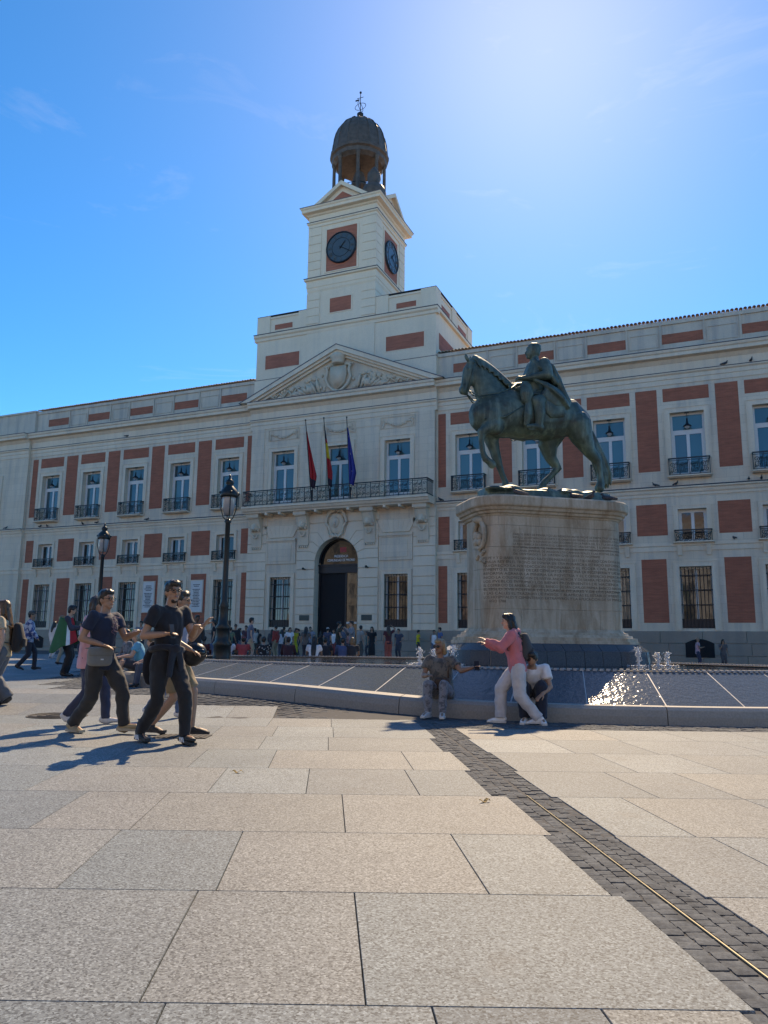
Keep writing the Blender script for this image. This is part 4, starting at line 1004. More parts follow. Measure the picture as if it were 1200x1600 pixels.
# ================================================================== pedestal
PC = Vector((-4.06, 19.5, 0)); PA = math.atan2(.607, .795)
ped2 = empty('statue_pedestal', (PC.x, PC.y, .55), PA, 'tall tan stone pedestal with rounded ends and a carved inscription', 'pedestal')
PL_, PW_, PC_R = 1.85, .95, .55            # half length, half width, corner radius
PS = PL_-PC_R; PR_ = PW_; PQ = PC_R*math.pi/2
def stad(off, n=14, dz=0):
    pts = []; m = max(4, n//2)
    for cx, cy, a0 in ((PL_-PC_R, -(PW_-PC_R), -90), (PL_-PC_R, PW_-PC_R, 0), (-(PL_-PC_R), PW_-PC_R, 90), (-(PL_-PC_R), -(PW_-PC_R), 180)):
        for i in range(m+1): a = R(a0+90*i/m); pts.append((cx+(PC_R+off)*math.cos(a), cy+(PC_R+off)*math.sin(a)))
    return pts
def stack(mb, prof, n=14):
    k = 4*(max(4, n//2)+1); vs = []
    for off, z in prof: vs += [(x, y, z-.55) for x, y in stad(off, n)]
    m = len(prof); mb.add(vs, [(i*k+j, i*k+(j+1) % k, (i+1)*k+(j+1) % k, (i+1)*k+j) for i in range(m-1) for j in range(k)]+[tuple(range(k-1, -1, -1)), tuple((m-1)*k+j for j in range(k))])
def arcpt(a, r_):
    """point at arc length a from the middle of the front (front = -y), r_ = half width there"""
    off = r_-PW_; s_ = 1 if a > 0 else -1; q = abs(a)
    if q <= PS: return a, -r_
    if q <= PS+PQ: ph = (q-PS)/PC_R; return s_*(PS+(PC_R+off)*math.sin(ph)), -(PW_-PC_R)-(PC_R+off)*math.cos(ph)
    return s_*(PL_+off), -(PW_-PC_R)+(q-PS-PQ)
def sheet(mb, a0, a1, z0, z1, r0, r1, n=6):
    vs = []
    for i in range(n+1):
        a = a0+(a1-a0)*i/n; vs += [(*arcpt(a, r0), z0-.55), (*arcpt(a, r1), z1-.55), (*arcpt(a, r0-.1), z0-.55), (*arcpt(a, r1-.1), z1-.55)]
    fs = []
    for i in range(n):
        b = 4*i; fs += [(b, b+4, b+5, b+1), (b+1, b+5, b+7, b+3), (b+4, b, b+2, b+6)]
    fs += [(0, 1, 3, 2), (4*n, 4*n+2, 4*n+3, 4*n+1)]; mb.add(vs, fs)
mb = MB(); stack(mb, [(-.02, 1.2), (-.02, 4.3)]); mb.build('core', M['pedestal_stained'], ped2)
half = PS+PQ+PW_-PC_R
zs = [1.47, 1.95, 2.42, 2.9, 3.42, 3.94, 4.18]                 # ashlar courses of the shaft
rnd = random.Random(8)
for k in range(len(zs)-1):
    n = 10; o_ = rnd.uniform(0, .5)
    ed = [-2*half+4*half*(i+(.5 if k % 2 else 0))/n for i in range(n+1)]
    for a, b in zip(ed, ed[1:]):
        if a < -half-1.1 or b > half+1.1: pass
        def wrap(u): return u
        mb = MB(); 
        # far side uses the same outline mirrored
        mid = (a+b)/2
        if -half <= mid <= half: sheet(mb, max(a+.003, -half), min(b-.003, half), zs[k]+.003, zs[k+1]-.003, PR_+.015, PR_+.015, 14); mb.build('ashlar_block', M['pedestal_stained'], ped2, False, False)
mb = MB(); stack(mb, [(.40, 1.14), (.40, 1.22), (.36, 1.225), (.36, 1.30), (.26, 1.305), (.24, 1.36), (.16, 1.365), (.14, 1.42), (.06, 1.43), (.03, 1.49), (.0, 1.49)]); mb.build('stepped_base', M['pedestal_stained'], ped2)
mb = MB(); stack(mb, [(0, 4.16), (.03, 4.17), (.05, 4.21), (.10, 4.23), (.12, 4.28), (.17, 4.30), (.20, 4.36), (.25, 4.39), (.26, 4.42), (.26, 4.60), (.22, 4.64), (.0, 4.64)], 18); mb.build('cornice', M['pedestal_stained'], ped2)
lines = ['CARLOS III REY DE ESPAÑA Y DE LAS INDIAS FVE ANTES DVQVE DE PARMA Y REY DE NAPOLES', 'IMPVLSO LA REFORMA DE LA CORTE Y EL ORNATO DE MADRID CON PASEOS FVENTES Y PVERTAS',
 'SE LEVANTO EN SV REINADO LA CASA DE CORREOS EN LA PVERTA DEL SOL Y LA DE LA ADVANA', 'LA REAL FABRICA DE CRISTALES EL GABINETE DE HISTORIA NATVRAL Y EL JARDIN BOTANICO', 'EL HOSPITAL GENERAL Y EL OBSERVATORIO LAS SOCIEDADES ECONOMICAS DE AMIGOS DEL PAIS',
 'EL CANAL IMPERIAL DE ARAGON LOS CAMINOS REALES Y LAS POSTAS DEL REINO', 'DE SANTIAGO Y LA ORDEN QVE LLEVA SV NOMBRE', ]
big = ['FELIPE V Y D ISABEL DE FARNESIO NACIO EN MADRID EL 20 I 1716 CASADO CON DOÑA MARIA', 'AMALIA REY EN EL TRONO DE ESPAÑA EN 1759 MONARCA ILVSTRADO REFORMADOR',
 'FAVORECIO LA IVRISDICCION ORDINARIA Y EL PODER CIVIL FRENTE AL', 'FOMENTO EL ESTVDIO DE LAS CIENCIAS LA MEDICINA LA INGENIERIA Y LAS ARTES', 'REFORMA AGRARIA LA MINERIA LA INDVSTRIA Y EL COMERCIO MERCANTIL',
 'INICIO LA COLONIZACION DE NVEVA ANDALVCIA Y DE SIERRA MORENA MEDIANTE', 'LOS PVEBLOS SVPRIMIO LOS BIENES PROVENIENTES DE HACIENDA', 'EL COMERCIO DE AMERICA CREO EL BANCO DE SAN CARLOS PRIMER BANCO NACIONAL',
 'EL SIGLO XVIII POLITICA DE LA LABOR DE AIRES Y DE LOS JARDINES', 'Y LAS CALLES EL TRAZADO DE PASEOS Y ALAMEDAS EL ESTABLECIMIENTO DE', 'LOS HOSPITALES Y CEMENTERIOS EXTRAMVROS Y LA APLICACION DE SV MVNICIPIO', 'AÑO 1788']
def engrave(body, a0, z, size, a1):
    def fn(c, w_):
        sc = min(1.35, (a1-a0)/w_); x, y = arcpt(a0+c.x*sc, PR_+.018); return Vector((x, y, z+c.y-.55))
    text(body, size, 'inscription_line', M['carved_letter'], ped2, fn, 'LEFT', .0)
for i, b in enumerate(lines): engrave(b, -1.2, 3.70-.078*i, .072, 1.75)
for i, b in enumerate(big): engrave(b, -1.95 if i < 11 else -1.8, 3.12-.093*i, .088, 1.85 if i < 11 else -1.4)
flush_text()
# shield on the rounded front end
mb = MB(); ax = -(PS+PQ*.86); x, y = arcpt(ax, PR_); ph = (abs(ax)-PS)/PC_R; nrm = Vector((-math.sin(ph), -math.cos(ph), 0)); tg = Vector((math.cos(ph), -math.sin(ph), 0)); c0 = Vector((x, y, 3.72-.55))
def Q(u, z, d): return c0+tg*u+Vector((0, 0, z))+nrm*d
mb.tube([Q(.22*math.cos(R(a)), .32*math.sin(R(a)), .05) for a in range(0, 361, 20)], .06, 6, False)
for k in range(6): mb.ball(Q(random.uniform(-.12, .12), random.uniform(-.2, .2), .05), .1, 8, 6)
for k in range(7): mb.ball(Q(.16*math.sin(k*1.3), -.36-.05*k, .03), .05, 6, 5)
mb.ball(Q(0, .36, .06), (.16, .12, .1), 8, 6); mb.build('stone_shield', M['pedestal_stained'], ped2, True)
# polished dark block that carries the pedestal, cut into panels
blk = empty('fountain_plinth', (PC.x, PC.y, .55), PA, 'polished dark granite block with sloping edges under the tan pedestal', 'plinth')
mb = MB(); stack(mb, [(.66, .5), (.66, .62), (.60, .98), (.36, 1.13), (.36, 1.16)], 18); mb.build('core', M['pale_joint'], blk)
R2 = .67; hb = PS+PQ+PW_-PC_R; n = 11
for i in range(n):
    a, b = -hb+2*hb*i/n+.006, -hb+2*hb*(i+1)/n-.006
    for (z0, z1, r0, r1) in ((.5, .98, .70, .64), (.985, 1.155, .63, .40)):
        mb = MB(); sheet(mb, a, b, z0, z1, PR_+r0, PR_+r1, 8); mb.build('dark_panel', M['wet_granite'], blk)
# jets
def jet(x, y, h, label, spread=.07, seed=1):
    r = random.Random(seed); o = empty('water_jet', (x, y, .66), 0, label, 'water jet', 'water jets round the plinth')
    mb = MB(); 
    pts = [(r.uniform(-.01, .01), r.uniform(-.01, .01), h*i/7) for i in range(8)]; mb.tube(pts, [.012+.012*math.sin(i*1.7)**2+.006*i/7 for i in range(8)], 7); mb.build('column', M['foam'], o, True)
    mb = MB()
    for k in range(260):
        t_ = r.random()**.8; rad = spread*(.35+t_)*abs(r.gauss(0, .6)); a = r.uniform(0, 6.28); s_ = r.uniform(.004, .013)
        mb.ball((rad*math.cos(a), rad*math.sin(a), h*t_*r.uniform(.8, 1.1)), (s_, s_, s_*r.uniform(1, 2)), 5, 4)
    for k in range(110):
        a = r.uniform(0, 6.28); rad = abs(r.gauss(0, .16)); s_ = r.uniform(.006, .018); mb.ball((rad*math.cos(a), rad*math.sin(a), r.uniform(0, .03)), (s_*1.6, s_*1.6, s_*.6), 5, 4)
    d = mb.build('spray', M['foam'], o, True); d['kind'] = 'stuff'
JETS = [(-1.78, 18.95, .40, 'single white water jet at the right corner of the dark plinth'), (-1.42, 19.75, .30, 'left one of the foaming jets right of the plinth'), (-1.22, 19.95, .33, 'right one of the foaming jets right of the plinth'),
        (-6.35, 16.85, .36, 'leftmost foaming jet behind the seated woman in grey'), (-5.98, 16.75, .33, 'foaming jet just behind the head of the seated woman in grey'), (-5.5, 16.7, .40, 'thin jet left of the dark plinth beside the seated woman')]
for i, (x, y, h, lb) in enumerate(JETS): jet(x, y, h, lb, .07, i+1)
# ================================================================== bodies by voxel remesh
REMESH = []
def remesh(o, vox, smooth=4):
    m = o.modifiers.new('r', 'REMESH'); m.mode = 'VOXEL'; m.voxel_size = vox; m.use_smooth_shade = True
    if smooth: s = o.modifiers.new('s', 'SMOOTH'); s.factor = .5; s.iterations = smooth
    REMESH.append(o); return o
def flush_remesh():
    if not REMESH: return
    bpy.context.view_layer.update(); dg = bpy.context.evaluated_depsgraph_get()
    for o in REMESH:
        me = bpy.data.meshes.new_from_object(o.evaluated_get(dg)); old = o.data; o.modifiers.clear(); nm = old.name; o.data = me; bpy.data.meshes.remove(old); me.name = nm
    REMESH.clear()
def ripple(o, amp, sc, seed=0, zs=.5):
    off = Vector((seed*7.1, seed*3.3, seed*1.7)); me = o.data; n = len(me.vertices)
    co_ = np.empty(n*3, np.float32); no_ = np.empty(n*3, np.float32); me.vertices.foreach_get('co', co_); me.vertices.foreach_get('normal', no_)
    P3 = co_.reshape(-1, 3)*np.array([sc, sc, sc*zs])
    h = np.array([noise.fractal(Vector(p)+off, 1.0, 2.0, 2) for p in P3.tolist()], np.float32)*amp
    me.vertices.foreach_set('co', (co_.reshape(-1, 3)+no_.reshape(-1, 3)*h[:, None]).ravel()); me.update()
# ================================================================== bronze horseman
t = NT('bronze_patina'); f = t.noise(2.2, 6, .65); c = t.ramp(f, [(.28, (0.027, 0.041, 0.036)), (.5, (0.058, 0.102, 0.086)), (.72, (0.116, 0.193, 0.158))])
st = t.noise(1.5, 5, .6, t.map((4, 4, .6))); c = t.mix(t.ramp(st, [(.5, (0, 0, 0)), (.72, (0.751, 0.686, 0.622))]), c, (0.178, 0.275, 0.226)); 
br_ = t.noise(3.1, 4, .6, t.map((1, 1, 1), loc=(4, 2, 9))); c = t.mix(t.ramp(br_, [(.55, (0, 0, 0)), (.7, (.6, .6, .6))]), c, (0.041, 0.031, 0.023))
t.col(c); t.bump(t.noise(25, 4), .006, .5); M['bronze'] = t.set(.5, .25)
stt = empty('equestrian_statue', (PC.x, PC.y, 4.64), PA, 'green bronze statue of a cloaked rider on a walking horse', 'statue')
HC = (4.78496, -.11439, -2.65773, -.01398, -4.29694, 9.20009, -.05969, .03999)
def H(px, py, y=0.0):
    u, v = px/1000, py/1000; k = HC[6]*u+HC[7]*v+1      # sketch units to metres in the statue's own upright plane
    return Vector(((HC[0]*u+HC[1]*v+HC[2])/k, y, (HC[3]*u+HC[4]*v+HC[5])/k-4.64))
class SB(MB):
    def limb(s, pts, r, n=12, side=None): return MB.limb(s, pts, [(q*1.08 if not isinstance(q, (tuple, list)) else (q[0]*1.08, q[1]*1.08)) for q in r], n, side)
    def ball(s, c, r, n=12, m=8): return MB.ball(s, c, tuple(q*1.08 for q in r) if isinstance(r, (tuple, list)) else r*1.08, n, m)
SIDE = (0, 1, 0)
hb_ = SB()
hb_.limb([H(232,530), H(300,520), H(400,512), H(500,540), H(600,548), H(690,540), H(752,535), H(798,565)], [(.30,.40),(.42,.56),(.46,.60),(.47,.54),(.48,.50),(.47,.50),(.42,.46),(.30,.36)], 18, SIDE)
hb_.limb([H(330,480), H(290,400), H(250,320), H(205,250)], [(.30,.52),(.23,.42),(.18,.34),(.13,.24)], 16, SIDE)
hb_.limb([H(192,230), H(168,270), H(146,330), H(128,372)], [(.125,.20),(.125,.20),(.09,.135),(.085,.105)], 14, SIDE)
hb_.ball(H(188,285), (.17,.11,.17)); hb_.ball(H(122,378), (.09,.085,.09)); hb_.ball(H(140,392), (.07,.06,.05))
for y in (-.08, .08): hb_.ball(H(112,362,y), .035, 8, 6); hb_.ball(H(152,255,y*1.55), .04, 8, 6)
for p, q, y in ((140,132,-.09), (182,173,.09)): hb_.limb([H(p+4,200,y), H((p+q)/2,183,y), H(q,163,y)], [.055,.05,.015], 8)
hb_.limb([H(300,530,-.24), H(285,610,-.26)], [(.2,.32),(.17,.24)], 12, SIDE); hb_.limb([H(300,530,.24), H(300,620,.26)], [(.2,.32),(.16,.22)], 12, SIDE)
hb_.limb([H(288,598,-.26), H(245,615,-.26), H(214,634,-.26)], [.19,.14,.105], 12); hb_.limb([H(214,634,-.26), H(212,695,-.25), H(222,760,-.25), H(236,790,-.25)], [.105,.07,.065,.085], 12); hb_.limb([H(236,788,-.25), H(258,806,-.25), H(274,822,-.25)], [.07,.085,.105], 12)
hb_.limb([H(305,620,.25), H(330,710,.24), H(350,780,.23), H(372,850,.22), H(392,900,.22), H(400,938,.22)], [.2,.13,.105,.068,.085,.115], 12)
hb_.limb([H(770,590,-.22), H(795,670,-.26), H(838,745,-.25), H(888,803,-.24), H(900,870,-.24), H(906,925,-.24), H(898,958,-.24)], [.36,.27,.16,.115,.075,.09,.12], 12)
hb_.limb([H(680,600,.22), H(648,690,.26), H(668,765,.25), H(706,822,.24), H(662,868,.24), H(622,908,.24), H(607,945,.24)], [.34,.24,.145,.11,.075,.085,.115], 12)
horse = hb_.build('horse', M['bronze'], stt); remesh(horse, .028, 5)
mb = SB()
for k in range(26):
    t_ = k/25; px = 192+(425-192)*t_; py = 178+(362-178)*t_**1.35
    for y in (-.06, .05): mb.limb([H(px, py, 0), H(px+6, py+24, y*1.5), H(px+12, py+62+10*math.sin(k*2), y*2.6-.02)], [.05, .055, .02], 6)
mb.limb([H(188,185), H(165,205,-.02), H(150,235,-.03)], [.05,.05,.02], 6)
remesh(mb.build('mane', M['bronze'], stt), .02, 2)
mb = SB(); rnd = random.Random(4)
for k in range(34):
    u = rnd.uniform(-1, 1); w_ = rnd.uniform(-1, 1)
    mb.limb([H(815+6*u, 570+8*w_, .05*u), H(855+18*u, 635+14*w_, .09*w_), H(892+26*u, 720, .13*w_), H(928+30*u, 810, .15*w_), H(952+28*u, 880+14*w_, .14*w_), H(962+22*u, 915+34*rnd.random(), .12*w_)], [.05,.055,.06,.06,.05,.015], 6)
remesh(mb.build('tail', M['bronze'], stt), .02, 1)
mb = SB()                                                            # rider
mb.limb([H(555,455), H(548,380), H(532,295), H(545,232), H(545,205)], [(.30,.26),(.25,.22),(.30,.25),(.30,.19),(.14,.12)], 16, SIDE)
mb.limb([H(545,215), H(540,175)], [.105,.10], 10); mb.ball(H(537,142), (.165,.145,.205), 14, 10); mb.ball(H(520,160), (.13,.11,.14), 10, 8)
mb.limb([H(506,138), H(494,157)], [.03,.035], 8); mb.ball(H(508,180), (.06,.06,.05)); mb.ball(H(500,168), (.035,.05,.025)); mb.ball(H(508,128), (.05,.1,.03))
for k in range(3): mb.ball(H(566-4*k, 140+13*k, 0), (.07,.12,.06), 8, 6)
mb.ball(H(548,122), (.155,.14,.11), 10, 8)
for s, el, ha in ((-1, H(580,318,-.46), H(452,322,-.22)), (1, H(560,318,.44), H(440,338,.12))):
    mb.limb([H(572,240,s*.30), (H(578,285,s*.42)), el], [.15,.13,.12], 12); mb.limb([el, (el+ha)/2, ha], [.12,.095,.065], 12)
    mb.limb([ha, ha+Vector((-.09, 0, .0)), ha+Vector((-.14, 0, -.03))], [.06,.065,.045], 8)
    for k in range(4): q = ha+Vector((-.12, (k-1.5)*.03, -.01)); mb.limb([q, q+Vector((-.05, 0, -.02)), q+Vector((-.05, 0, -.08))], [.02,.02,.016], 6)
    mb.limb([ha+Vector((-.05, 0, .04)), ha+Vector((-.12, 0, .05))], [.02,.016], 6)
    hp, kn, an, toe = H(560,440,s*.24), H(518,488,s*.54), H(518,618,s*.54), H(455,618,s*.54)
    mb.limb([hp, (hp+kn)/2, kn], [.22,.19,.15], 12); mb.limb([kn, H(522,550,s*.56), an], [.15,.135,.085], 12); mb.limb([an+Vector((.05,0,-.03)), (an+toe)/2, toe], [.085,.075,.05], 10)
    mb.limb([H(505,475,s*.52), H(530,470,s*.5)], [.15,.16], 10)
rider = mb.build('rider', M['bronze'], stt); remesh(rider, .022, 3)
mb = SB()                                                            # cloak with long folds
mb.limb([H(572,232), H(602,255), H(628,315), H(648,375), H(674,440)], [(.24,.07),(.34,.10),(.41,.11),(.46,.13),(.46,.18)], 16, SIDE)
for k in range(15):
    y = -.46+.92*k/14; e = .045+.02*math.sin(k*2.3)
    mb.limb([H(580+6*math.sin(k),222,y*.6), H(614,262,y*.78), H(640+6*math.sin(k*1.9),330,y*.9), H(662,400,y), H(690+8*math.sin(k*1.3),470,y*1.06), H(694,506+14*math.sin(k*2.1),y*1.08)], [e,e*1.2,e*1.3,e*1.4,e*1.5,e*.9], 7)
for k in range(9):
    y = -.50-.015*k; a = k/8
    mb.limb([H(512+10*a,338+6*a,-.34), H(560+20*a,372+34*a,y), H(620+20*a,410+52*a,y-.02), H(680,452+50*a,y+.06)], [.045,.055,.065,.05], 7)
mb.limb([H(560,420,-.5), H(625,470,-.52), H(680,490,-.46)], [(.08,.2),(.09,.24),(.09,.16)], 10, SIDE)
mb.limb([H(525,215,-.2), H(545,260,-.3), H(590,300,-.4), H(625,360,-.44)], [.07,.075,.08,.07], 8)
remesh(mb.build('cloak', M['bronze'], stt), .022, 2)
mb = SB()                                                            # saddle, cloth and holsters
for s in (-1, 1):
    mb.limb([H(450,385,s*.46), H(452,430,s*.5), H(450,468,s*.5)], [(.10,.15),(.12,.18),(.09,.14)], 12, SIDE); mb.limb([H(462,480,s*.52), H(455,550,s*.55), H(450,612,s*.5)], [(.05,.10),(.06,.12),(.03,.08)], 10, SIDE)
    mb.limb([H(560,480,s*.5), H(600,520,s*.52), H(660,520,s*.5)], [(.06,.2),(.07,.24),(.06,.2)], 10, SIDE)
    mb.tube([H(512,560,s*.57), H(500,630,s*.58), H(470,640,s*.57), H(452,630,s*.57)], .025, 6)
mb.limb([H(430,385), H(480,420), H(560,440), H(640,430)], [(.44,.08),(.47,.12),(.48,.12),(.4,.1)], 14, SIDE)
remesh(mb.build('saddle', M['bronze'], stt), .025, 3)
mb = SB()                                                            # bridle and reins
for s in (-1, 1):
    mb.tube([H(148,382,s*.1), H(200,420,s*.2), H(300,415,s*.36), H(380,385,s*.3), H(428,345,s*.12)], .018, 6); mb.tube([H(148,386,s*.1), H(175,415,s*.14), H(215,440,s*.28)], .015, 6)
    mb.tube([H(150,380,s*.1), H(165,300,s*.155), H(185,215,s*.14)], .018, 6); mb.tube([H(225,560,s*.3), H(330,560,s*.46), H(430,500,s*.49)], .03, 6)
mb.tube([H(132,345,-.1), H(122,330,0), H(132,345,.1)], .018, 6); mb.tube([H(180,222,-.14), H(150,215,0), H(180,222,.14)], .018, 6)
mb.tube([H(430,322,-.2), H(455,330,-.24)], .03, 6)
mb.build('bridle', M['bronze'], stt, True)
mb = MB(); rnd = random.Random(3)
ol = [(1.86*math.cos(a)*(abs(math.cos(a))**-.35 if abs(math.cos(a)) > .05 else 1)*.98, .66*math.sin(a)*(abs(math.sin(a))**-.4 if abs(math.sin(a)) > .05 else 1)) for a in [2*math.pi*q/28 for q in range(28)]]
k = len(ol); vs = [(.1+x, y, 0) for x, y in ol]+[(.1+x*.97+rnd.uniform(-.04, .04), y*.92, .30+rnd.uniform(-.06, .05)) for x, y in ol]
mb.add(vs, [(j, (j+1) % k, k+(j+1) % k, k+j) for j in range(k)]+[tuple(range(k-1, -1, -1)), tuple(k+j for j in range(k))])
for i in range(60): mb.ball((.1+rnd.uniform(-1.6, 1.6), rnd.uniform(-.5, .5), .27), (rnd.uniform(.12, .35), rnd.uniform(.12, .25), rnd.uniform(.05, .13)), 8, 6)
remesh(mb.build('bronze_ground', M['bronze'], stt), .03, 2)
flush_remesh()
ripple(bpy.data.objects['horse'], .012, 3.0, 1, 1)
# ================================================================== lamps, flags, birds, small things
def lamp_post(x, y, h, label):
    o = empty('street_lamp', (x, y, gz(x, y)), 0, label, 'street lamp', 'tall iron street lamps')
    mb = MB(); mb.lathe([(.34, 0), (.34, .12), (.28, .16), (.26, .75), (.30, .8), (.22, .92), (.20, 1.25), (.24, 1.3), (.15, 1.42), (.13, 1.9), (.15, 1.95), (.095, 2.1), (.075, h-1.55), (.11, h-1.5), (.06, h-1.42)], (0, 0, 0), 12); mb.build('post', M['iron_green'], o, True)
    mb = MB()
    for k in range(4):
        a = R(45+90*k); c, s = math.cos(a), math.sin(a); mb.tube([(.03*c, .03*s, h-1.5), (.16*c, .16*s, h-1.36), (.24*c, .24*s, h-1.1), (.25*c, .25*s, h-.72)], .018, 5)
    mb.build('lantern_bracket', M['iron_green'], o)
    mb = MB(); mb.lathe([(.13, h-1.3), (.19, h-1.05), (.22, h-.8), (.225, h-.7)], (0, 0, 0), 14); mb.build('lantern_glass', M['lamp_glass'], o, True)
    mb = MB(); mb.lathe([(.27, h-.74), (.29, h-.68), (.28, h-.6), (.24, h-.5), (.13, h-.38), (.10, h-.33), (.13, h-.30), (.13, h-.22), (.06, h-.16), (.03, h-.1), (.045, h-.06), (.01, h)], (0, 0, 0), 14)
    for k in range(4): a = R(45+90*k); mb.ball((.27*math.cos(a), .27*math.sin(a), h-.6), .05, 6, 5)
    mb.build('lantern_hood', M['iron_green'], o, True)
lamp_post(-13.85, 19.85, 6.05, 'nearer black iron street lamp beside the central entrance, rising to the balcony')
lamp_post(-25.15, 26.6, 6.05, 'farther black iron street lamp in front of the left wing')
plain('flag_red', (.50, .015, .02), .8); plain('flag_yellow', (.70, .45, .03), .8); plain('flag_blue', (.008, .03, .22), .8); plain('flag_dark', (.03, .015, .03), .8); plain('flag_green', (.01, .12, .045), .8); plain('flag_white', (.72, .72, .70), .8)
def flag(x, top_y, cols, label, seed, wid):
    o = empty('flag', (x, 46.45, 10.9), 0, label, 'flag', 'flags on the balcony'); T = Vector((0, top_y-46.45, 5.45)); D_ = T.normalized()
    mb = MB(); mb.tube([(0, 0, 0), T], [.04, .03], 8); mb.ball(T+D_*.06, .06, 8, 6); mb.lathe([(.07, 0), (.07, .8)], (0, 0, 0), 8); mb.build('pole', M['iron'], o)
    r = random.Random(seed); n, m = 30, 40; vs = []; mi = []
    mb = MB()
    for i in range(n+1):
        t_ = i/n; hz = 4.75-3.75*t_
        for j in range(m+1):
            s_ = j/m; w_ = wid*(.12+.88*min(1, t_*1.35)**1.1)*(1 if t_ < .72 else 1-.55*(t_-.72)/.28)
            p = D_*(hz*1.02)
            fold = math.sin(s_*11+seed+t_*1.6)*.11*(.25+s_)+math.sin(s_*23+seed*2)*.03
            vs.append((p.x+s_*w_*.9+.03, p.y-.03+fold*(.2+t_), p.z-s_*.55*w_+.04*math.sin(s_*9+seed)))
    fs = []
    for i in range(n):
        for j in range(m): fs.append((i*(m+1)+j, i*(m+1)+j+1, (i+1)*(m+1)+j+1, (i+1)*(m+1)+j)); mi.append(cols(i/n, j/m))
    mb.v = vs; mb.f = fs; mb.mi = mi
    fo = mb.build('cloth', [M['flag_red'], M['flag_yellow'], M['flag_blue'], M['flag_dark'], M['flag_white']], o, True)
    sm = fo.modifiers.new('t', 'SOLIDIFY'); sm.thickness = .006
flag(-25.57, 45.3, lambda t_, s_: 3 if t_ > .8 else 0, 'limp red flag, leftmost of the three on the long balcony', 1, .62)
flag(-24.15, 45.3, lambda t_, s_: 3 if t_ < .16 or t_ > .84 else (1 if .2 < t_ < .5 else 0), 'limp red and yellow flag, middle one of the three on the balcony', 2, .34)
flag(-22.6, 45.7, lambda t_, s_: 4 if (round(t_*30) % 9 == 4 and .3 < s_ < .42) else 2, 'limp dark blue flag with pale stars, rightmost on the balcony', 3, .60)
def pigeon_mesh(seed):
    mb = MB(); mb.limb([(-.10, 0, .10), (0, 0, .105), (.08, 0, .135)], [.035, .058, .045], 8); mb.limb([(.08, 0, .14), (.10, 0, .19)], [.03, .022], 8); mb.ball((.115, 0, .205), .028, 8, 6)
    mb.limb([(-.08, 0, .10), (-.2, 0, .075)], [(.035, .02), (.03, .008)], 8); mb.tube([(.135, 0, .205), (.165, 0, .198)], [.01, .003], 5)
    for s in (-.02, .02): mb.tube([(.0, s, .07), (.01, s, 0)], .006, 4)
    m = mb.mesh('pigeon', True); m.materials.append(M['pigeon_grey']); return m
plain('pigeon_grey', (.05, .052, .06), .6, var=.4, scale=30)
PGM = pigeon_mesh(1); rnd = random.Random(17)
PIG = [(-55.9, FY-.5, 10.57, 'on the string course at the far left pavilion'), (-52.3, FY-.17, 10.57, 'on the string course under the first left balcony'), (-51.5, FY-.17, 10.57, 'on the string course just right of the first left balcony'), (-47.6, FY-.17, 10.57, 'on the string course under the second left balcony'), (-46.1, FY-.17, 10.57, 'on the string course between the second and third left balcony'),
 (-41.0, FY-.17, 10.57, 'on the string course right of the third left balcony'), (-43.6, FY-.16, 17.6, 'on the ledge above the third left bay'), (-16.6, FY-.17, 10.57, 'on the ledge at the right end of the long balcony'), (-3.1, FY-.17, 10.57, 'on the string course, first of the four at the right'), (-1.95, FY-.17, 10.57, 'on the string course under the right balcony'), (1.95, FY-.17, 10.57, 'on the string course near the right frame edge'), (2.6, FY-.17, 10.57, 'on the string course, rightmost of all'),
 (1.1, FY-.16, 17.6, 'on the cornice ledge above the right brick pier'), (2.5, FY-.16, 17.6, 'on the cornice ledge at the far right'), (1.0, FY-.09, 7.23, 'on the sill band below the right mezzanine brick panel')]
for x, y, z, w_ in PIG:
    o = place(PGM, 'pigeon', None, None, (x, y, z), rnd.uniform(-3, 3)); o.scale = (1.25,)*3; tag(o, 'grey pigeon '+w_, 'pigeon', 'pigeons perched about the square')
for lx, w_ in ((.55, 'by the raised hind hoof on the statue base'), (.95, 'at the middle of the statue base'), (1.45, 'beside the rear hoof on the statue base'), (-.95, 'at the front of the statue base')):
    p = PC+Vector((math.cos(PA)*lx+math.sin(PA)*.8, math.sin(PA)*lx-math.cos(PA)*.8, 4.645)); o = place(PGM, 'pigeon', None, None, p, rnd.uniform(-3, 3)); o.scale = (1.2,)*3; tag(o, 'dark pigeon '+w_, 'pigeon', 'pigeons perched about the square')
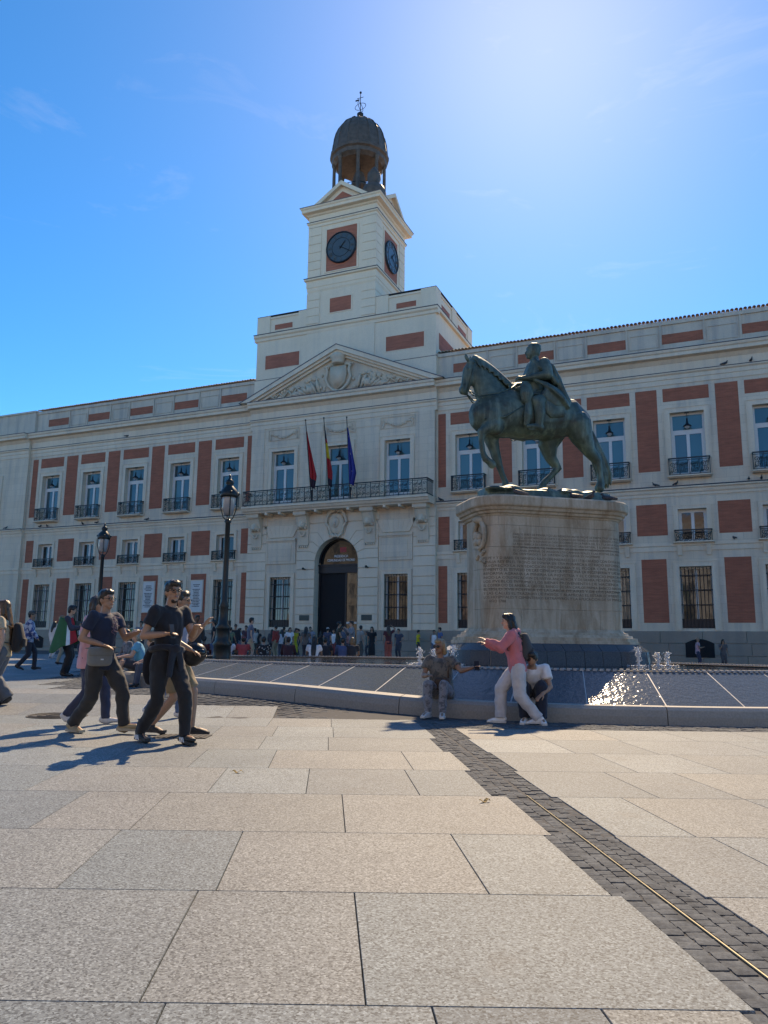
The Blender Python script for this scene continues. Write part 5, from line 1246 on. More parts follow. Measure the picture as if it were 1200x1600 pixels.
# ================================================================== people
FH = Vector((-math.sin(yaw), math.cos(yaw), 0))
SKIN = {'light': (.50, .30, .22), 'mid': (.38, .205, .135), 'tan': (.30, .155, .10), 'dark': (.13, .07, .045)}
for k_, c_ in SKIN.items(): plain('skin_'+k_, c_, .5, var=.1, scale=12)
def cloth(col, kind='plain'):
    key = 'cloth_%s_%02d%02d%02d' % (kind, *[int(c*99) for c in col])
    if key in M: return M[key]
    t = NT(key); c = Vector(col); f = t.noise(7, 4, .6); base = t.ramp(f, [(.3, tuple(c*.85)), (.7, tuple(c*1.12))])
    if kind == 'floral':
        v = t.n('ShaderNodeTexVoronoi'); v.inputs['Scale'].default_value = 13; t.l(t.tc.outputs['Object'], v.inputs['Vector']); base = t.mix(t.ramp(v.outputs['Distance'], [(.25, (1, 1, 1)), (.34, (0, 0, 0))]), base, (.55, .53, .50))
    elif kind == 'camo':
        f2 = t.noise(9, 3); base = t.mix(t.ramp(f2, [(.47, (0, 0, 0)), (.53, (1, 1, 1))]), base, (.45, .50, .58))
    elif kind == 'print':
        f2 = t.noise(14, 4, .7); base = t.mix(t.ramp(f2, [(.5, (0, 0, 0)), (.58, (.7, .7, .7))]), base, (.04, .04, .045))
    t.col(base); t.bump(t.noise(170, 3), .002, .5)
    M[key] = t.set(.85, **{'Sheen_Weight': .15}); return M[key]
def vec(*a): return Vector(a)
def joints(p):
    J = {}
    ln = R(p.get('lean', 2)); sd = R(p.get('tilt', 0)); U = vec(math.sin(sd), math.sin(ln), math.cos(ln)*math.cos(sd)).normalized()
    hip = vec(0, p.get('hipy', 0), p.get('hip', .93)); J['hip'] = hip; J['U'] = U
    tw = R(p.get('twist', 0)); XR = vec(math.cos(tw), math.sin(tw), 0); J['XR'] = XR
    J['waist'] = hip+U*.15; J['chest'] = hip+U*.36; J['shc'] = hip+U*.50; J['neck'] = hip+U*.565
    hl = R(p.get('hlean', p.get('lean', 2)*.4)); UH = vec(0, math.sin(hl), math.cos(hl)); J['head'] = J['neck']+UH*.14+vec(0, .02, 0); J['UH'] = UH; J['hyaw'] = R(p.get('hyaw', 0))
    for s, n in ((-1, 'L'), (1, 'R')):
        sh = J['shc']+XR*(s*.19); J['sh'+n] = sh
        el = p.get('el'+n, (s*.05, -.03, -.285)); wr = p.get('wr'+n, (s*.01, .07, -.25))
        J['el'+n] = sh+vec(*el); J['wr'+n] = J['el'+n]+vec(*wr)
        hj = hip+vec(s*.09, 0, -.02); J['hj'+n] = hj
        an = p.get('an'+n, (s*.10, 0, .085)); an = vec(*an); J['an'+n] = an
        if 'kn'+n in p: J['kn'+n] = vec(*p['kn'+n])
        else:
            d = an-hj; L1, L2 = .43, .425; D_ = min(d.length, L1+L2-.002); a = (L1*L1-L2*L2+D_*D_)/(2*D_); hh = math.sqrt(max(0, L1*L1-a*a)); f = vec(0, 1, 0); f = (f-d.normalized()*f.dot(d.normalized())).normalized()
            J['kn'+n] = hj+d.normalized()*a+f*hh
        J['toe'+n] = vec(*p.get('toe'+n, (s*.03, .17, -.055)))
    return J
def person(loc, az, h, pose, cl, label, group=None, near=False, vox=.03, z=None, face=True):
    o = empty('person', (loc[0], loc[1], gz(*loc) if z is None else z), 0, label, 'person', group)
    d = RT*math.cos(R(az))+FH*math.sin(R(az)); o.rotation_euler = (0, 0, math.atan2(-d.x, d.y)); s_ = h/1.75; o.scale = (s_, s_, s_)
    J = joints(pose); v = .0075 if near else vox; U, XR = J['U'], J['XR']; fat = cl.get('fat', 1.0)
    skin = M['skin_'+cl.get('skin', 'mid')]; sgn = (('L', -1), ('R', 1)); hy = Matrix.Rotation(J['hyaw'], 3, 'Z')
    hd = J['head']
    def HP(x, y, zz): return hd + hy @ vec(x, y, 0) + J['UH']*zz
    b = MB()                                                   # body: one continuous skin
    b.limb([J['hip']-U*.04, J['waist'], J['chest'], J['shc']-U*.02, J['neck']-U*.02], [(.145*fat, .10*fat), (.125*fat, .09*fat), (.15, .105), (.15, .08), (.06, .06)], 14, XR)
    b.limb([J['neck']-U*.05, hd-J['UH']*.06], [.058, .055], 10)
    b.ball(hd+J['UH']*.02, (.077, .093, .105), 14, 10); b.ball(HP(0, .022, -.055), (.058, .066, .06), 12, 8); b.ball(HP(0, .06, -.09), (.03, .03, .022), 8, 6)
    if face:
        b.limb([HP(0, .088, .02), HP(0, .106, -.022)], [.010, .016], 8)
        for q in (-1, 1): b.ball(HP(q*.078, -.005, -.01), (.012, .022, .03), 8, 6)
        b.ball(HP(0, .085, -.052), (.024, .014, .012), 8, 6); b.ball(HP(0, .082, .035), (.055, .016, .012), 8, 6)
    for n, q in sgn:
        sh, el, wr = J['sh'+n], J['el'+n], J['wr'+n]
        b.limb([sh, (sh*.6+el*.4), el], [.055, .048, .041], 10); b.limb([el, el*.65+wr*.35, wr], [.041, .042, .028], 10)
        fd = (wr-el).normalized(); sdv = fd.cross(vec(0, 0, 1)); sdv = sdv.normalized() if sdv.length > .2 else vec(1, 0, 0)*q
        up = sdv.cross(fd)
        c0 = wr+fd*.02; c1 = wr+fd*.085
        b.limb([wr, c0, c1], [(.026, .02), (.036, .018), (.038, .015)], 10, sdv)
        curl = pose.get('curl', .5)
        for k in range(4):
            r0 = c1+sdv*(-.03+.02*k); L = (.052, .06, .056, .044)[k]; dn = -up*curl
            p1 = r0+fd*L*.5; p2 = p1+(fd+dn*.9).normalized()*L*.42; p3 = p2+(fd+dn*2).normalized()*L*.36
            b.limb([r0-fd*.015, p1, p2, p3], [.0105, .0095, .009, .0075], 7)
        tb = c0-sdv*.03*q*-1 if False else c0+sdv*(-.034); b.limb([tb, tb+(fd*.6-sdv*.5-up*.35)*.04, tb+(fd*.9-sdv*.2-up*.5)*.075], [.0125, .0115, .009], 7)
        hj, kn, an = J['hj'+n], J['kn'+n], J['an'+n]
        b.limb([hj, hj*.6+kn*.4, kn], [.088*fat, .078*fat, .056], 12); b.limb([kn, kn*.65+an*.35, an], [.054, .054, .036], 12)
        tv = J['toe'+n]; b.limb([an-tv.normalized()*.03+vec(0, 0, -.04), an+tv*.6+vec(0, 0, -.01), an+tv], [.034, .035, .026], 8)
    bo = remesh(b.build('body', skin, o), v, 3)
    # top
    topm = cloth(*cl['top']) if isinstance(cl['top'][0], tuple) else cloth(cl['top'])
    t_ = MB(); loose = cl.get('loose', .016); hem = cl.get('hem', .05)
    t_.tube([J['hip']-U*(hem+.055), J['hip']+U*.03, J['waist'], J['chest'], J['shc']-U*.015, J['shc']+U*.03], [(.155*fat+loose, .112*fat+loose), (.152*fat+loose, .11*fat+loose), (.135*fat+loose, .10*fat+loose), (.16+loose, .118+loose), (.160+loose*.5, .086+loose), (.085, .07)], 16, True, XR)
    sl = cl.get('sleeve', 'short')
    for n, q in sgn:
        sh, el, wr = J['sh'+n], J['el'+n], J['wr'+n]
        if sl != 'none': t_.ball(sh-vec(0, 0, .004), .066+loose*.35, 12, 8)
        if sl == 'short': t_.tube([J['shc']+(sh-J['shc'])*.35-U*.015, J['shc']+(sh-J['shc'])*.8-U*.008, sh*.9+el*.1, sh*.42+el*.58], [.055, .066+loose*.2, .067+loose*.35, .062+loose*.6], 14)
        elif sl == 'long': t_.limb([J['shc']+(sh-J['shc'])*.45-U*.015, sh*.92+el*.08, el], [.058, .067+loose*.4, .054+loose*.5], 12); t_.limb([el, el*.5+wr*.5, wr-(wr-el).normalized()*.01], [.056+loose*.5, .052+loose*.5, .04+loose*.3], 12)
    if cl.get('collar'):
        t_.tube([J['neck']+vec(.062*math.cos(R(a)), .058*math.sin(R(a))+.004, -.012-.02*math.sin(R(a))) for a in range(0, 361, 30)], .017, 6, False)
    if cl.get('hood'): t_.limb([J['neck']+vec(-.09, -.05, -.01), J['neck']+vec(0, -.1, -.02), J['neck']+vec(.09, -.05, -.01)], [.05, .065, .05], 10)
    to = remesh(t_.build(cl.get('topname', 'shirt'), topm, o), max(v, .012) if near else v, 3)
    # bottom
    bt = cl.get('bottom', 'trousers'); bcol = cl.get('bcol', (.02, .02, .025)); bm = cloth(*bcol) if isinstance(bcol[0], tuple) else cloth(bcol); g = MB(); w_ = cl.get('leg', .012)
    g.limb([J['hip']+U*.10, J['hip']+U*.02, J['hip']-U*.07], [(.14*fat+.012, .10*fat+.012), (.155*fat+.012, .115*fat+.012), (.14*fat+.01, .105*fat+.01)], 14, XR)
    for n, q in sgn:
        hj, kn, an = J['hj'+n], J['kn'+n], J['an'+n]
        if bt == 'trousers': g.limb([hj, hj*.6+kn*.4, kn], [.094*fat+w_*.6, .085*fat+w_, .064+w_], 12); g.tube([kn+(kn-an).normalized()*.03, kn, kn*.5+an*.5, an-(kn-an).normalized()*.01], [.05, .064+w_, .058+w_, .047+w_*1.15], 14)
        elif bt == 'shorts': g.tube([hj+vec(0,0,.03), hj, hj*.55+kn*.45, hj*.1+kn*.9], [.07, .096*fat+w_, .092*fat+w_, .082+w_], 14)
        elif bt in ('skirt', 'dress'):
            pass
    if bt in ('skirt', 'dress'):
        kc = (J['knL']+J['knR'])/2; ac = (J['anL']+J['anR'])/2; e = kc if bt == 'skirt' else kc*.4+ac*.6
        g.tube([J['hip']+U*.03, J['hip'], J['hip']*.5+kc*.5, e], [(.12, .1), (.165*fat, .125*fat), (.19, .15), (.21, .17)], 16, True, XR)
    go = remesh(g.build({'trousers': 'trousers', 'shorts': 'shorts', 'skirt': 'skirt', 'dress': 'skirt'}[bt], bm, o), max(v, .012) if near else v, 3)
    # shoes
    shm = plainmat(cl.get('shoe', (.02, .02, .022)))
    for n, q in sgn:
        an, tv = J['an'+n], J['toe'+n]; f = tv.normalized(); s1 = MB(); dn = vec(0, 0, -.045)
        s1.limb([an+dn-f*.055+vec(0, 0, .012), an+dn+f*.01, an+tv*.62+vec(0, 0, -.012), an+tv*1.1+vec(0, 0, -.006)], [(.038, .046), (.042, .048), (.047, .034), (.04, .024)], 12, f.cross(vec(0, 0, 1)))
        s1.limb([an+vec(0, 0, -.03)-f*.02, an+f*.03+vec(0, 0, -.02)], [.044, .042], 10)
        so_ = remesh(s1.build('shoe', shm, o), max(v, .009), 2)
        if near:
            sl_ = MB(); a = an-f*.085; e = an+tv*1.28; sv = f.cross(vec(0, 0, 1)).normalized(); zl = min(a.z, e.z)-.0; n_ = 12; ring = []
            for k in range(n_+1): t0 = k/n_; w0 = .034+.016*math.sin(math.pi*min(1, t0*1.15)); ring.append((a+(e-a)*t0, w0))
            pts = [c+sv*w0 for c, w0 in ring]+[c-sv*w0 for c, w0 in ring[::-1]]; N = len(pts)
            lo = an.z-.088
            sl_.add([(p.x, p.y, lo+ (0 if abs(tv.z+.055) < .03 else (p.z-an.z+.03)*.9)) for p in pts]+[(p.x, p.y, lo+.03+(0 if abs(tv.z+.055) < .03 else (p.z-an.z+.03)*.9)) for p in pts], [tuple(range(N-1, -1, -1)), tuple(range(N, 2*N))]+[(i, (i+1) % N, N+(i+1) % N, N+i) for i in range(N)])
            sl_.build('sole', plainmat(cl.get('sole', (.6, .58, .54))), so_, fix=True)
    # hair
    hs = cl.get('hair', 'short'); hm = hairmat(cl.get('hcol', (.012, .010, .009))); q = MB()
    if hs != 'bald':
        q.ball(HP(0, -.018, .04), (.091, .100, .101), 14, 10); q.ball(HP(0, .034, .088), (.072, .066, .048), 12, 8)
        if hs == 'short': q.ball(HP(0, -.05, -.01), (.075, .055, .075), 12, 8)
        if hs in ('long', 'verylong'):
            L = .30 if hs == 'long' else .52
            q.limb([HP(0, -.05, .03), HP(0, -.085, -.08), HP(0, -.135, -.08)-U*(L*.5), HP(0, -.145, -.08)-U*L], [(.088, .06), (.095, .05), (.10, .045), (.065, .025)], 12, hy @ vec(1, 0, 0))
            for u in (-1, 1): q.limb([HP(u*.07, 0, .03), HP(u*.082, -.015, -.08), HP(u*.085, -.02, -.16)], [.03, .032, .02], 8)
        if hs == 'bun': q.ball(HP(0, -.12, .05), .05, 10, 8)
        if hs == 'bob':
            for u in (-1, 1): q.limb([HP(u*.07, -.01, .04), HP(u*.083, -.02, -.05), HP(u*.075, -.02, -.11)], [.032, .036, .025], 8)
            q.limb([HP(0, -.06, .03), HP(0, -.08, -.09)], [(.085, .05), (.08, .04)], 10, hy @ vec(1, 0, 0))
        HAIR.append(q.build('hair', hm, o)); ho = remesh(HAIR[-1], max(v, .009) if near else v*.8, 2)
    if cl.get('cap'):
        q = MB(); q.ball(HP(0, -.01, .055), (.095, .106, .085), 14, 10); q.limb([HP(0, .07, .06), HP(0, .15, .05)], [(.07, .012), (.055, .008)], 10, hy @ vec(1, 0, 0)); remesh(q.build('cap', cloth(cl['cap']), o), v*.8, 2)
    if cl.get('beard'):
        q = MB(); q.ball(HP(0, .052, -.095), (.04, .035, .028), 10, 8); remesh(q.build('beard', hm, o), v, 2)
    if near or cl.get('eyes'):
        for u in (-1, 1):
            q = MB(); q.ball(HP(u*.031, .084, .012), (.014, .008, .008), 8, 6); q.build('eye', M['eye_dark'], o, True)
            q = MB(); q.limb([HP(u*.016, .093, .034), HP(u*.046, .083, .036)], [.005, .004], 6); q.build('eyebrow', hm, o, True)
        q = MB(); q.ball(HP(0, .0965, -.052), (.023, .006, .007), 10, 6); q.build('mouth', M['lip'], o, True)
    if cl.get('glasses'):
        q = MB()
        for u in (-1, 1):
            q.tube([HP(u*.034+.026*math.cos(R(a)), .100, .010+.019*math.sin(R(a))) for a in range(0, 361, 30)], .0028 if cl['glasses'] == 'clear' else .004, 5, False)
            q.tube([HP(u*.06, .098, .014), HP(u*.08, .02, .016)], .003, 5)
            if cl['glasses'] == 'sun': q.ball(HP(u*.034, .099, .008), (.029, .006, .023), 10, 6)
        q.tube([HP(-.01, .101, .012), HP(.01, .101, .012)], .003, 5); q.build('glasses', M['iron'], o, True)
    PEOPLE.append((o, to, go, cl))
    return o, J
PM = {}
def plainmat(c, rough=.6):
    k = 'leather_%02d%02d%02d' % tuple(int(x*99) for x in c)
    return M[k] if k in M else plain(k, c, rough, var=.12, scale=20)
def hairmat(c):
    k = 'hair_%03d%03d%03d' % tuple(int(x*999) for x in c)
    if k in M: return M[k]
    t = NT(k); f = t.noise(1, 4, .6, t.map((60, 60, 6))); C_ = Vector(c); t.col(t.ramp(f, [(.3, tuple(C_*.6)), (.7, tuple(C_*1.6))])); t.bump(f, .004, .6); M[k] = t.set(.42); return M[k]
plain('eye_dark', (.02, .015, .012), .3); plain('lip', (.30, .10, .08), .5)
PEOPLE = []; HAIR = []
STAND = {}
def walk(sw=.30, arms=True): return {'anL': (-.085, sw, .085), 'anR': (.085, -sw, .13), 'toeL': (-.02, .17, -.03), 'toeR': (.02, .15, -.10), 'hip': .905, 'elL': (-.05, -.09, -.27), 'wrL': (-.0, .05, -.25), 'elR': (.05, .08, -.27), 'wrR': (-.0, .16, -.20)}
def sit(hip=.34, knee=.46, y=.42): return {'hip': hip, 'lean': 14, 'anL': (-.12, y+.05, .085), 'anR': (.12, y+.02, .085), 'knL': (-.13, y-.02, knee), 'knR': (.13, y-.04, knee), 'elL': (-.06, .10, -.26), 'wrL': (.06, .2, -.06), 'elR': (.06, .10, -.26), 'wrR': (-.06, .2, -.06)}
person((-28.8, 27.66), 60, 1.68, STAND, {'top': (.62, .60, .58), 'bcol': (.60, .58, .55), 'hair': 'long', 'sleeve': 'long', 'shoe': (.5, .5, .5)}, 'woman all in white standing left of the green flag', 'people gathered beyond the fountain')
person((-22.01, 21.44), 20, 1.72, STAND, {'top': (.66, .66, .66), 'bcol': (.30, .25, .18), 'hcol': (.25, .15, .06)}, 'fair-haired person in a white top behind the green flag', 'people gathered beyond the fountain')
person((-28.83, 29.49), 200, 1.7, STAND, {'top': (.70, .70, .72), 'bcol': (.05, .06, .09)}, 'dark-haired person in a white T-shirt right of the green flag', 'people gathered beyond the fountain')
person((-27.32, 31.08), 280, 1.68, STAND, {'top': (.16, .26, .06), 'bcol': (.05, .05, .06), 'hair': 'bob', 'hcol': (.05, .03, .02)}, 'person in a leaf-green top behind the navy T-shirt man', 'people gathered beyond the fountain')
person((-25.15, 29.43), 270, 1.76, STAND, {'top': (.16, .19, .22), 'bcol': (.03, .03, .04)}, 'man in a grey T-shirt with rucksack straps between the two walkers', 'people gathered beyond the fountain')
person((-17.08, 22.88), 300, 1.78, STAND, {'top': (.03, .03, .03), 'bcol': (.03, .03, .04), 'skin': 'dark', 'sleeve': 'long'}, 'dark-clad person with bushy hair right of the polo shirt man', 'people gathered beyond the fountain')
person((-20.79, 29.15), 190, 1.78, {'elR': (.06, .02, -.28), 'wrR': (-.05, .2, .05)}, {'top': (.012, .012, .014), 'bcol': (.05, .06, .08), 'beard': 1}, 'bearded man in a black T-shirt left of the nearer lamp post', 'people gathered beyond the fountain')
person((-23.83, 35.31), 280, 1.76, STAND, {'top': (.02, .02, .025), 'bcol': (.02, .02, .03), 'glasses': 'sun', 'sleeve': 'long'}, 'man in black with sunglasses right of the nearer lamp post', 'people gathered beyond the fountain')
person((-25.81, 38.63), 30, 1.62, {'elR': (.04, .12, -.24), 'wrR': (-.1, .18, .14), 'elL': (-.04, .12, -.24), 'wrL': (.1, .18, .14)}, {'top': (.70, .70, .70), 'bcol': (.10, .12, .18), 'hair': 'bun'}, 'woman in a white T-shirt holding up her phone near the lamp post', 'people gathered beyond the fountain')
person((-23.92, 36.48), 250, 1.72, STAND, {'top': (.10, .025, .035), 'bcol': (.03, .03, .04)}, 'person in a maroon top left of the tall man in grey-blue', 'people gathered beyond the fountain')
person((-17.12, 26.39), 20, 1.8, STAND, {'top': (.10, .13, .18), 'bottom': 'shorts', 'bcol': (.42, .33, .22), 'skin': 'light'}, 'tall man in a grey-blue T-shirt and khaki shorts', 'people gathered beyond the fountain')
person((-27.72, 43.63), 110, 1.64, STAND, {'top': (.02, .02, .025), 'bcol': (.02, .02, .025), 'hair': 'long'}, 'long-haired woman in black right of the khaki shorts man', 'people gathered beyond the fountain')
person((-26.54, 43.43), 80, 1.64, STAND, {'top': (.05, .05, .06), 'bcol': (.03, .03, .04), 'hair': 'long', 'sleeve': 'long'}, 'woman in dark grey left of the red-shirted man', 'people gathered beyond the fountain')
person((-22.45, 37.2), 150, 1.74, STAND, {'top': (.42, .04, .03), 'bcol': (.30, .22, .14), 'sleeve': 'long'}, 'man in a red shirt and khaki trousers before the left grille window', 'people gathered beyond the fountain')
person((-23.86, 40.41), 90, 1.74, STAND, {'top': (.02, .06, .03), 'bcol': (.02, .02, .025), 'sleeve': 'long', 'loose': .03, 'topname': 'jacket'}, 'person in a dark green jacket beside the red-shirted man', 'people gathered beyond the fountain')
person((-21.68, 37.34), 300, 1.64, STAND, {'top': (.68, .68, .70), 'bcol': (.06, .07, .1), 'hair': 'bob'}, 'woman in white beside the yellow dress', 'people gathered beyond the fountain')
person((-22.94, 40.09), 330, 1.66, {'lean': 8}, {'top': (.55, .40, .02), 'bottom': 'dress', 'bcol': (.55, .40, .02), 'hair': 'long', 'cap': (.01, .012, .02)}, 'woman in a yellow dress with a dark sun hat', 'people gathered beyond the fountain')
person((-20.72, 39.95), 70, 1.7, STAND, {'top': (.05, .06, .10), 'bcol': (.04, .05, .07), 'cap': (.65, .65, .66)}, 'person in a white cap at the entrance', 'people gathered beyond the fountain')
person((-22.21, 43.68), 260, 1.66, STAND, {'top': (.70, .70, .70), 'bcol': (.30, .05, .05), 'hair': 'bob'}, 'person in a white T-shirt at the entrance steps', 'people gathered beyond the fountain')
person((-15.98, 31.87), 10, 1.8, {'elR': (.05, .05, -.27), 'wrR': (-.05, .12, -.2)}, {'top': (.035, .035, .02), 'bcol': (.02, .02, .025)}, 'tall man in an olive T-shirt before the doorway', 'people gathered beyond the fountain')
person((-14.79, 30.86), 200, 1.8, {'elR': (.08, .14, -.2), 'wrR': (-.12, .16, .2), 'elL': (-.08, .14, -.2), 'wrL': (.12, .16, .2)}, {'top': (.20, .20, .21), 'bcol': (.03, .03, .035), 'glasses': 'clear', 'skin': 'light', 'sleeve': 'long'}, 'man in grey with glasses taking a picture in the doorway', 'people gathered beyond the fountain')
person((-16.59, 37.0), 250, 1.68, STAND, {'top': (.008, .008, .010), 'bottom': 'dress', 'bcol': (.008, .008, .010), 'hair': 'long'}, 'long-haired woman in a black dress right of the doorway', 'people gathered beyond the fountain')
person((-14.78, 34.91), 100, 1.7, {'elR': (.16, .02, .16), 'wrR': (-.17, .06, .15)}, {'top': (.10, .02, .025), 'bcol': (.45, .09, .06), 'hair': 'long', 'hcol': (.05, .025, .015), 'leg': .03}, 'woman in a maroon top and coral trousers raising an arm to her hair', 'people gathered beyond the fountain')
person((-17.82, 46.91), 10, 1.7, {'elR': (.05, .06, -.27), 'wrR': (-.04, .2, .02)}, {'top': (.68, .50, .02), 'bcol': (.04, .04, .05)}, 'man in a bright yellow T-shirt', 'people gathered beyond the fountain')
person((-19.26, 51.71), 100, 1.7, STAND, {'top': (.14, .22, .36), 'bcol': (.03, .035, .06), 'hcol': (.12, .1, .09)}, 'man in a light blue shirt beside the yellow T-shirt', 'people gathered beyond the fountain')
person((-18.26, 50.02), 240, 1.5, STAND, {'top': (.03, .03, .04), 'bcol': (.03, .03, .04)}, 'short dark figure between the blue and the white tops', 'people gathered beyond the fountain')
person((-15.87, 44.47), 280, 1.66, STAND, {'top': (.72, .72, .72), 'sleeve': 'none', 'bcol': (.10, .12, .16), 'hair': 'bun', 'skin': 'tan'}, 'woman in a white sleeveless top left of the pedestal', 'people gathered beyond the fountain')
person((-14.57, 41.91), 200, 1.76, STAND, {'top': (.06, .13, .26), 'bcol': (.03, .03, .05)}, 'man in a dark blue T-shirt left of the pedestal', 'people gathered beyond the fountain')
person((-16.93, 23.09), 90, 1.72, sit(.27, .46), {'top': (.10, .02, .025), 'bcol': (.03, .03, .04), 'sleeve': 'long'}, 'seated person in dark red, leftmost of those along the far rim', 'people gathered beyond the fountain')
person((-16.51, 23.27), 90, 1.72, sit(.27, .46), {'top': (.05, .12, .22), 'bcol': (.06, .06, .09)}, 'seated person in a denim blue T-shirt on the far rim', 'people gathered beyond the fountain')
person((-16.12, 23.44), 90, 1.72, sit(.27, .46), {'top': (.70, .70, .72), 'bcol': (.05, .05, .06)}, 'seated person in white with a black rucksack', 'people gathered beyond the fountain')
person((-15.64, 23.65), 90, 1.72, sit(.27, .46), {'top': (.50, .06, .06), 'bcol': (.05, .05, .06), 'cap': (.30, .05, .05)}, 'seated person in a coral red shirt and cap', 'people gathered beyond the fountain')
person((-14.97, 23.94), 90, 1.72, sit(.27, .46), {'top': ((.012, .012, .014), 'floral'), 'bcol': (.03, .03, .04)}, 'seated person in a black and white flowered shirt', 'people gathered beyond the fountain')
person((-14.16, 24.29), 90, 1.72, sit(.27, .46), {'top': (.06, .015, .02), 'bcol': (.02, .02, .03), 'sleeve': 'long', 'fat': 1.2}, 'seated broad person in a dark maroon top', 'people gathered beyond the fountain')
person((-12.35, 22.86), 90, 1.75, sit(.27, .46), {'top': (.72, .72, .74), 'bcol': (.05, .06, .1), 'hair': 'verylong'}, 'seated woman in white with very long black hair', 'people gathered beyond the fountain')
person((-12.95, 24.81), 90, 1.72, sit(.27, .46), {'top': (.01, .018, .015), 'bcol': (.02, .02, .03), 'fat': 1.2}, 'seated broad person in black below the doorway', 'people gathered beyond the fountain')
person((-12.38, 25.06), 90, 1.72, sit(.27, .46), {'top': (.04, .08, .18), 'bcol': (.03, .04, .08), 'sleeve': 'long'}, 'seated person in a blue denim jacket below the doorway', 'people gathered beyond the fountain')
person((-12.07, 25.19), 90, 1.72, sit(.27, .46), {'top': (.02, .02, .022), 'bcol': (.03, .03, .04), 'hair': 'bob', 'hcol': (.16, .09, .04)}, 'seated person in black with light brown hair', 'people gathered beyond the fountain')
person((-25.04, 33.01), 90, 1.7, {'elR': (.05, .08, -.26), 'wrR': (-.1, .18, .12), 'lean': 5}, {'top': (.30, .30, .32), 'bcol': (.04, .04, .05), 'hair': 'short'}, 'person in light grey left of the bearded man', 'people gathered beyond the fountain')
person((-30.99, 44.32), 300, 1.5999999999999999, {'elL': (-.14, -.06, -.22), 'wrL': (.12, .1, -.12)}, {'top': (.35, .10, .14), 'bcol': (.04, .05, .08), 'hair': 'long'}, 'woman in a raspberry top directly left of the lamp post', 'people gathered beyond the fountain')
person((-23.4, 34.21), 70, 1.6, walk(.18), {'top': (.10, .16, .10), 'bcol': (.05, .05, .05), 'hair': 'short'}, 'person in moss green behind the lamp post', 'people gathered beyond the fountain')
person((-24.61, 38.46), 140, 1.6199999999999999, {'elR': (.06, .06, -.27), 'wrR': (-.2, .12, .04), 'elL': (-.06, .06, -.27), 'wrL': (.2, .12, .02)}, {'top': (.45, .42, .38), 'bcol': (.08, .07, .06), 'hair': 'short'}, 'man in an oatmeal shirt right of the khaki shorts', 'people gathered beyond the fountain')
person((-32.53, 52.29), 260, 1.66, {'lean': 9, 'hlean': 18}, {'top': (.06, .10, .20), 'bcol': (.10, .10, .12), 'hair': 'bob'}, 'woman in a dark blue top behind the flowered shirt', 'people gathered beyond the fountain')
person((-23.11, 38.86), 100, 1.56, {'hyaw': 40, 'tilt': 4}, {'top': (.50, .50, .52), 'bcol': (.05, .06, .09), 'hair': 'long'}, 'long-haired woman in pale grey behind the red shirt', 'people gathered beyond the fountain')
person((-26.39, 46.66), 200, 1.75, {'elR': (.16, .05, .05), 'wrR': (-.1, .1, .2)}, {'top': (.03, .03, .04), 'bcol': (.06, .06, .07), 'hair': 'short'}, 'man in black right of the yellow dress', 'people gathered beyond the fountain')
person((-17.57, 31.71), 80, 1.5599999999999998, {'elR': (.05, .08, -.26), 'wrR': (-.1, .18, .12), 'lean': 5}, {'top': (.12, .10, .09), 'bcol': (.03, .03, .04), 'hair': 'long'}, 'brown-clad woman left of the doorway', 'people gathered beyond the fountain')
person((-22.5, 41.15), 280, 1.76, {'elL': (-.14, -.06, -.22), 'wrL': (.12, .1, -.12)}, {'top': (.20, .24, .30), 'bcol': (.04, .04, .06), 'hair': 'short'}, 'man in a slate blue shirt at the left door jamb', 'people gathered beyond the fountain')
person((-25.1, 47.44), 60, 1.64, walk(.18), {'top': (.02, .02, .02), 'bcol': (.02, .02, .03), 'hair': 'long'}, 'woman in black in front of the open door', 'people gathered beyond the fountain')
person((-18.49, 37.48), 120, 1.72, {'elR': (.06, .06, -.27), 'wrR': (-.2, .12, .04), 'elL': (-.06, .06, -.27), 'wrL': (.2, .12, .02)}, {'top': (.08, .10, .14), 'bcol': (.05, .05, .06), 'hair': 'short'}, 'man in a steel blue jacket at the glass door leaf', 'people gathered beyond the fountain')
person((-21.66, 44.64), 300, 1.52, {'lean': 9, 'hlean': 18}, {'top': (.48, .20, .18), 'bcol': (.05, .05, .07), 'hair': 'bob'}, 'woman in salmon by the glass door leaf', 'people gathered beyond the fountain')
person((-16.38, 35.05), 30, 1.7, {'hyaw': 40, 'tilt': 4}, {'top': (.26, .26, .24), 'bcol': (.09, .08, .07), 'hair': 'short'}, 'man in stone grey right of the doorway', 'people gathered beyond the fountain')
person((-19.58, 42.99), 190, 1.54, {'elR': (.16, .05, .05), 'wrR': (-.1, .1, .2)}, {'top': (.05, .12, .10), 'bcol': (.04, .04, .05), 'hair': 'bob'}, 'woman in bottle green beside the black dress', 'people gathered beyond the fountain')
person((-24.38, 55.81), 90, 1.66, {'elR': (.05, .08, -.26), 'wrR': (-.1, .18, .12), 'lean': 5}, {'top': (.40, .36, .30), 'bcol': (.08, .09, .12), 'hair': 'short'}, 'person in beige between the black dress and coral trousers', 'people gathered beyond the fountain')
person((-15.4, 37.74), 240, 1.5999999999999999, {'elL': (-.14, -.06, -.22), 'wrL': (.12, .1, -.12)}, {'top': (.05, .06, .09), 'bcol': (.05, .05, .06), 'hair': 'short'}, 'man in dark navy right of the coral trousers', 'people gathered beyond the fountain')
person((-22.42, 56.66), 60, 1.64, walk(.18), {'top': (.55, .53, .52), 'bcol': (.10, .12, .18), 'hair': 'long'}, 'woman in white and jeans left of the yellow T-shirt', 'people gathered beyond the fountain')
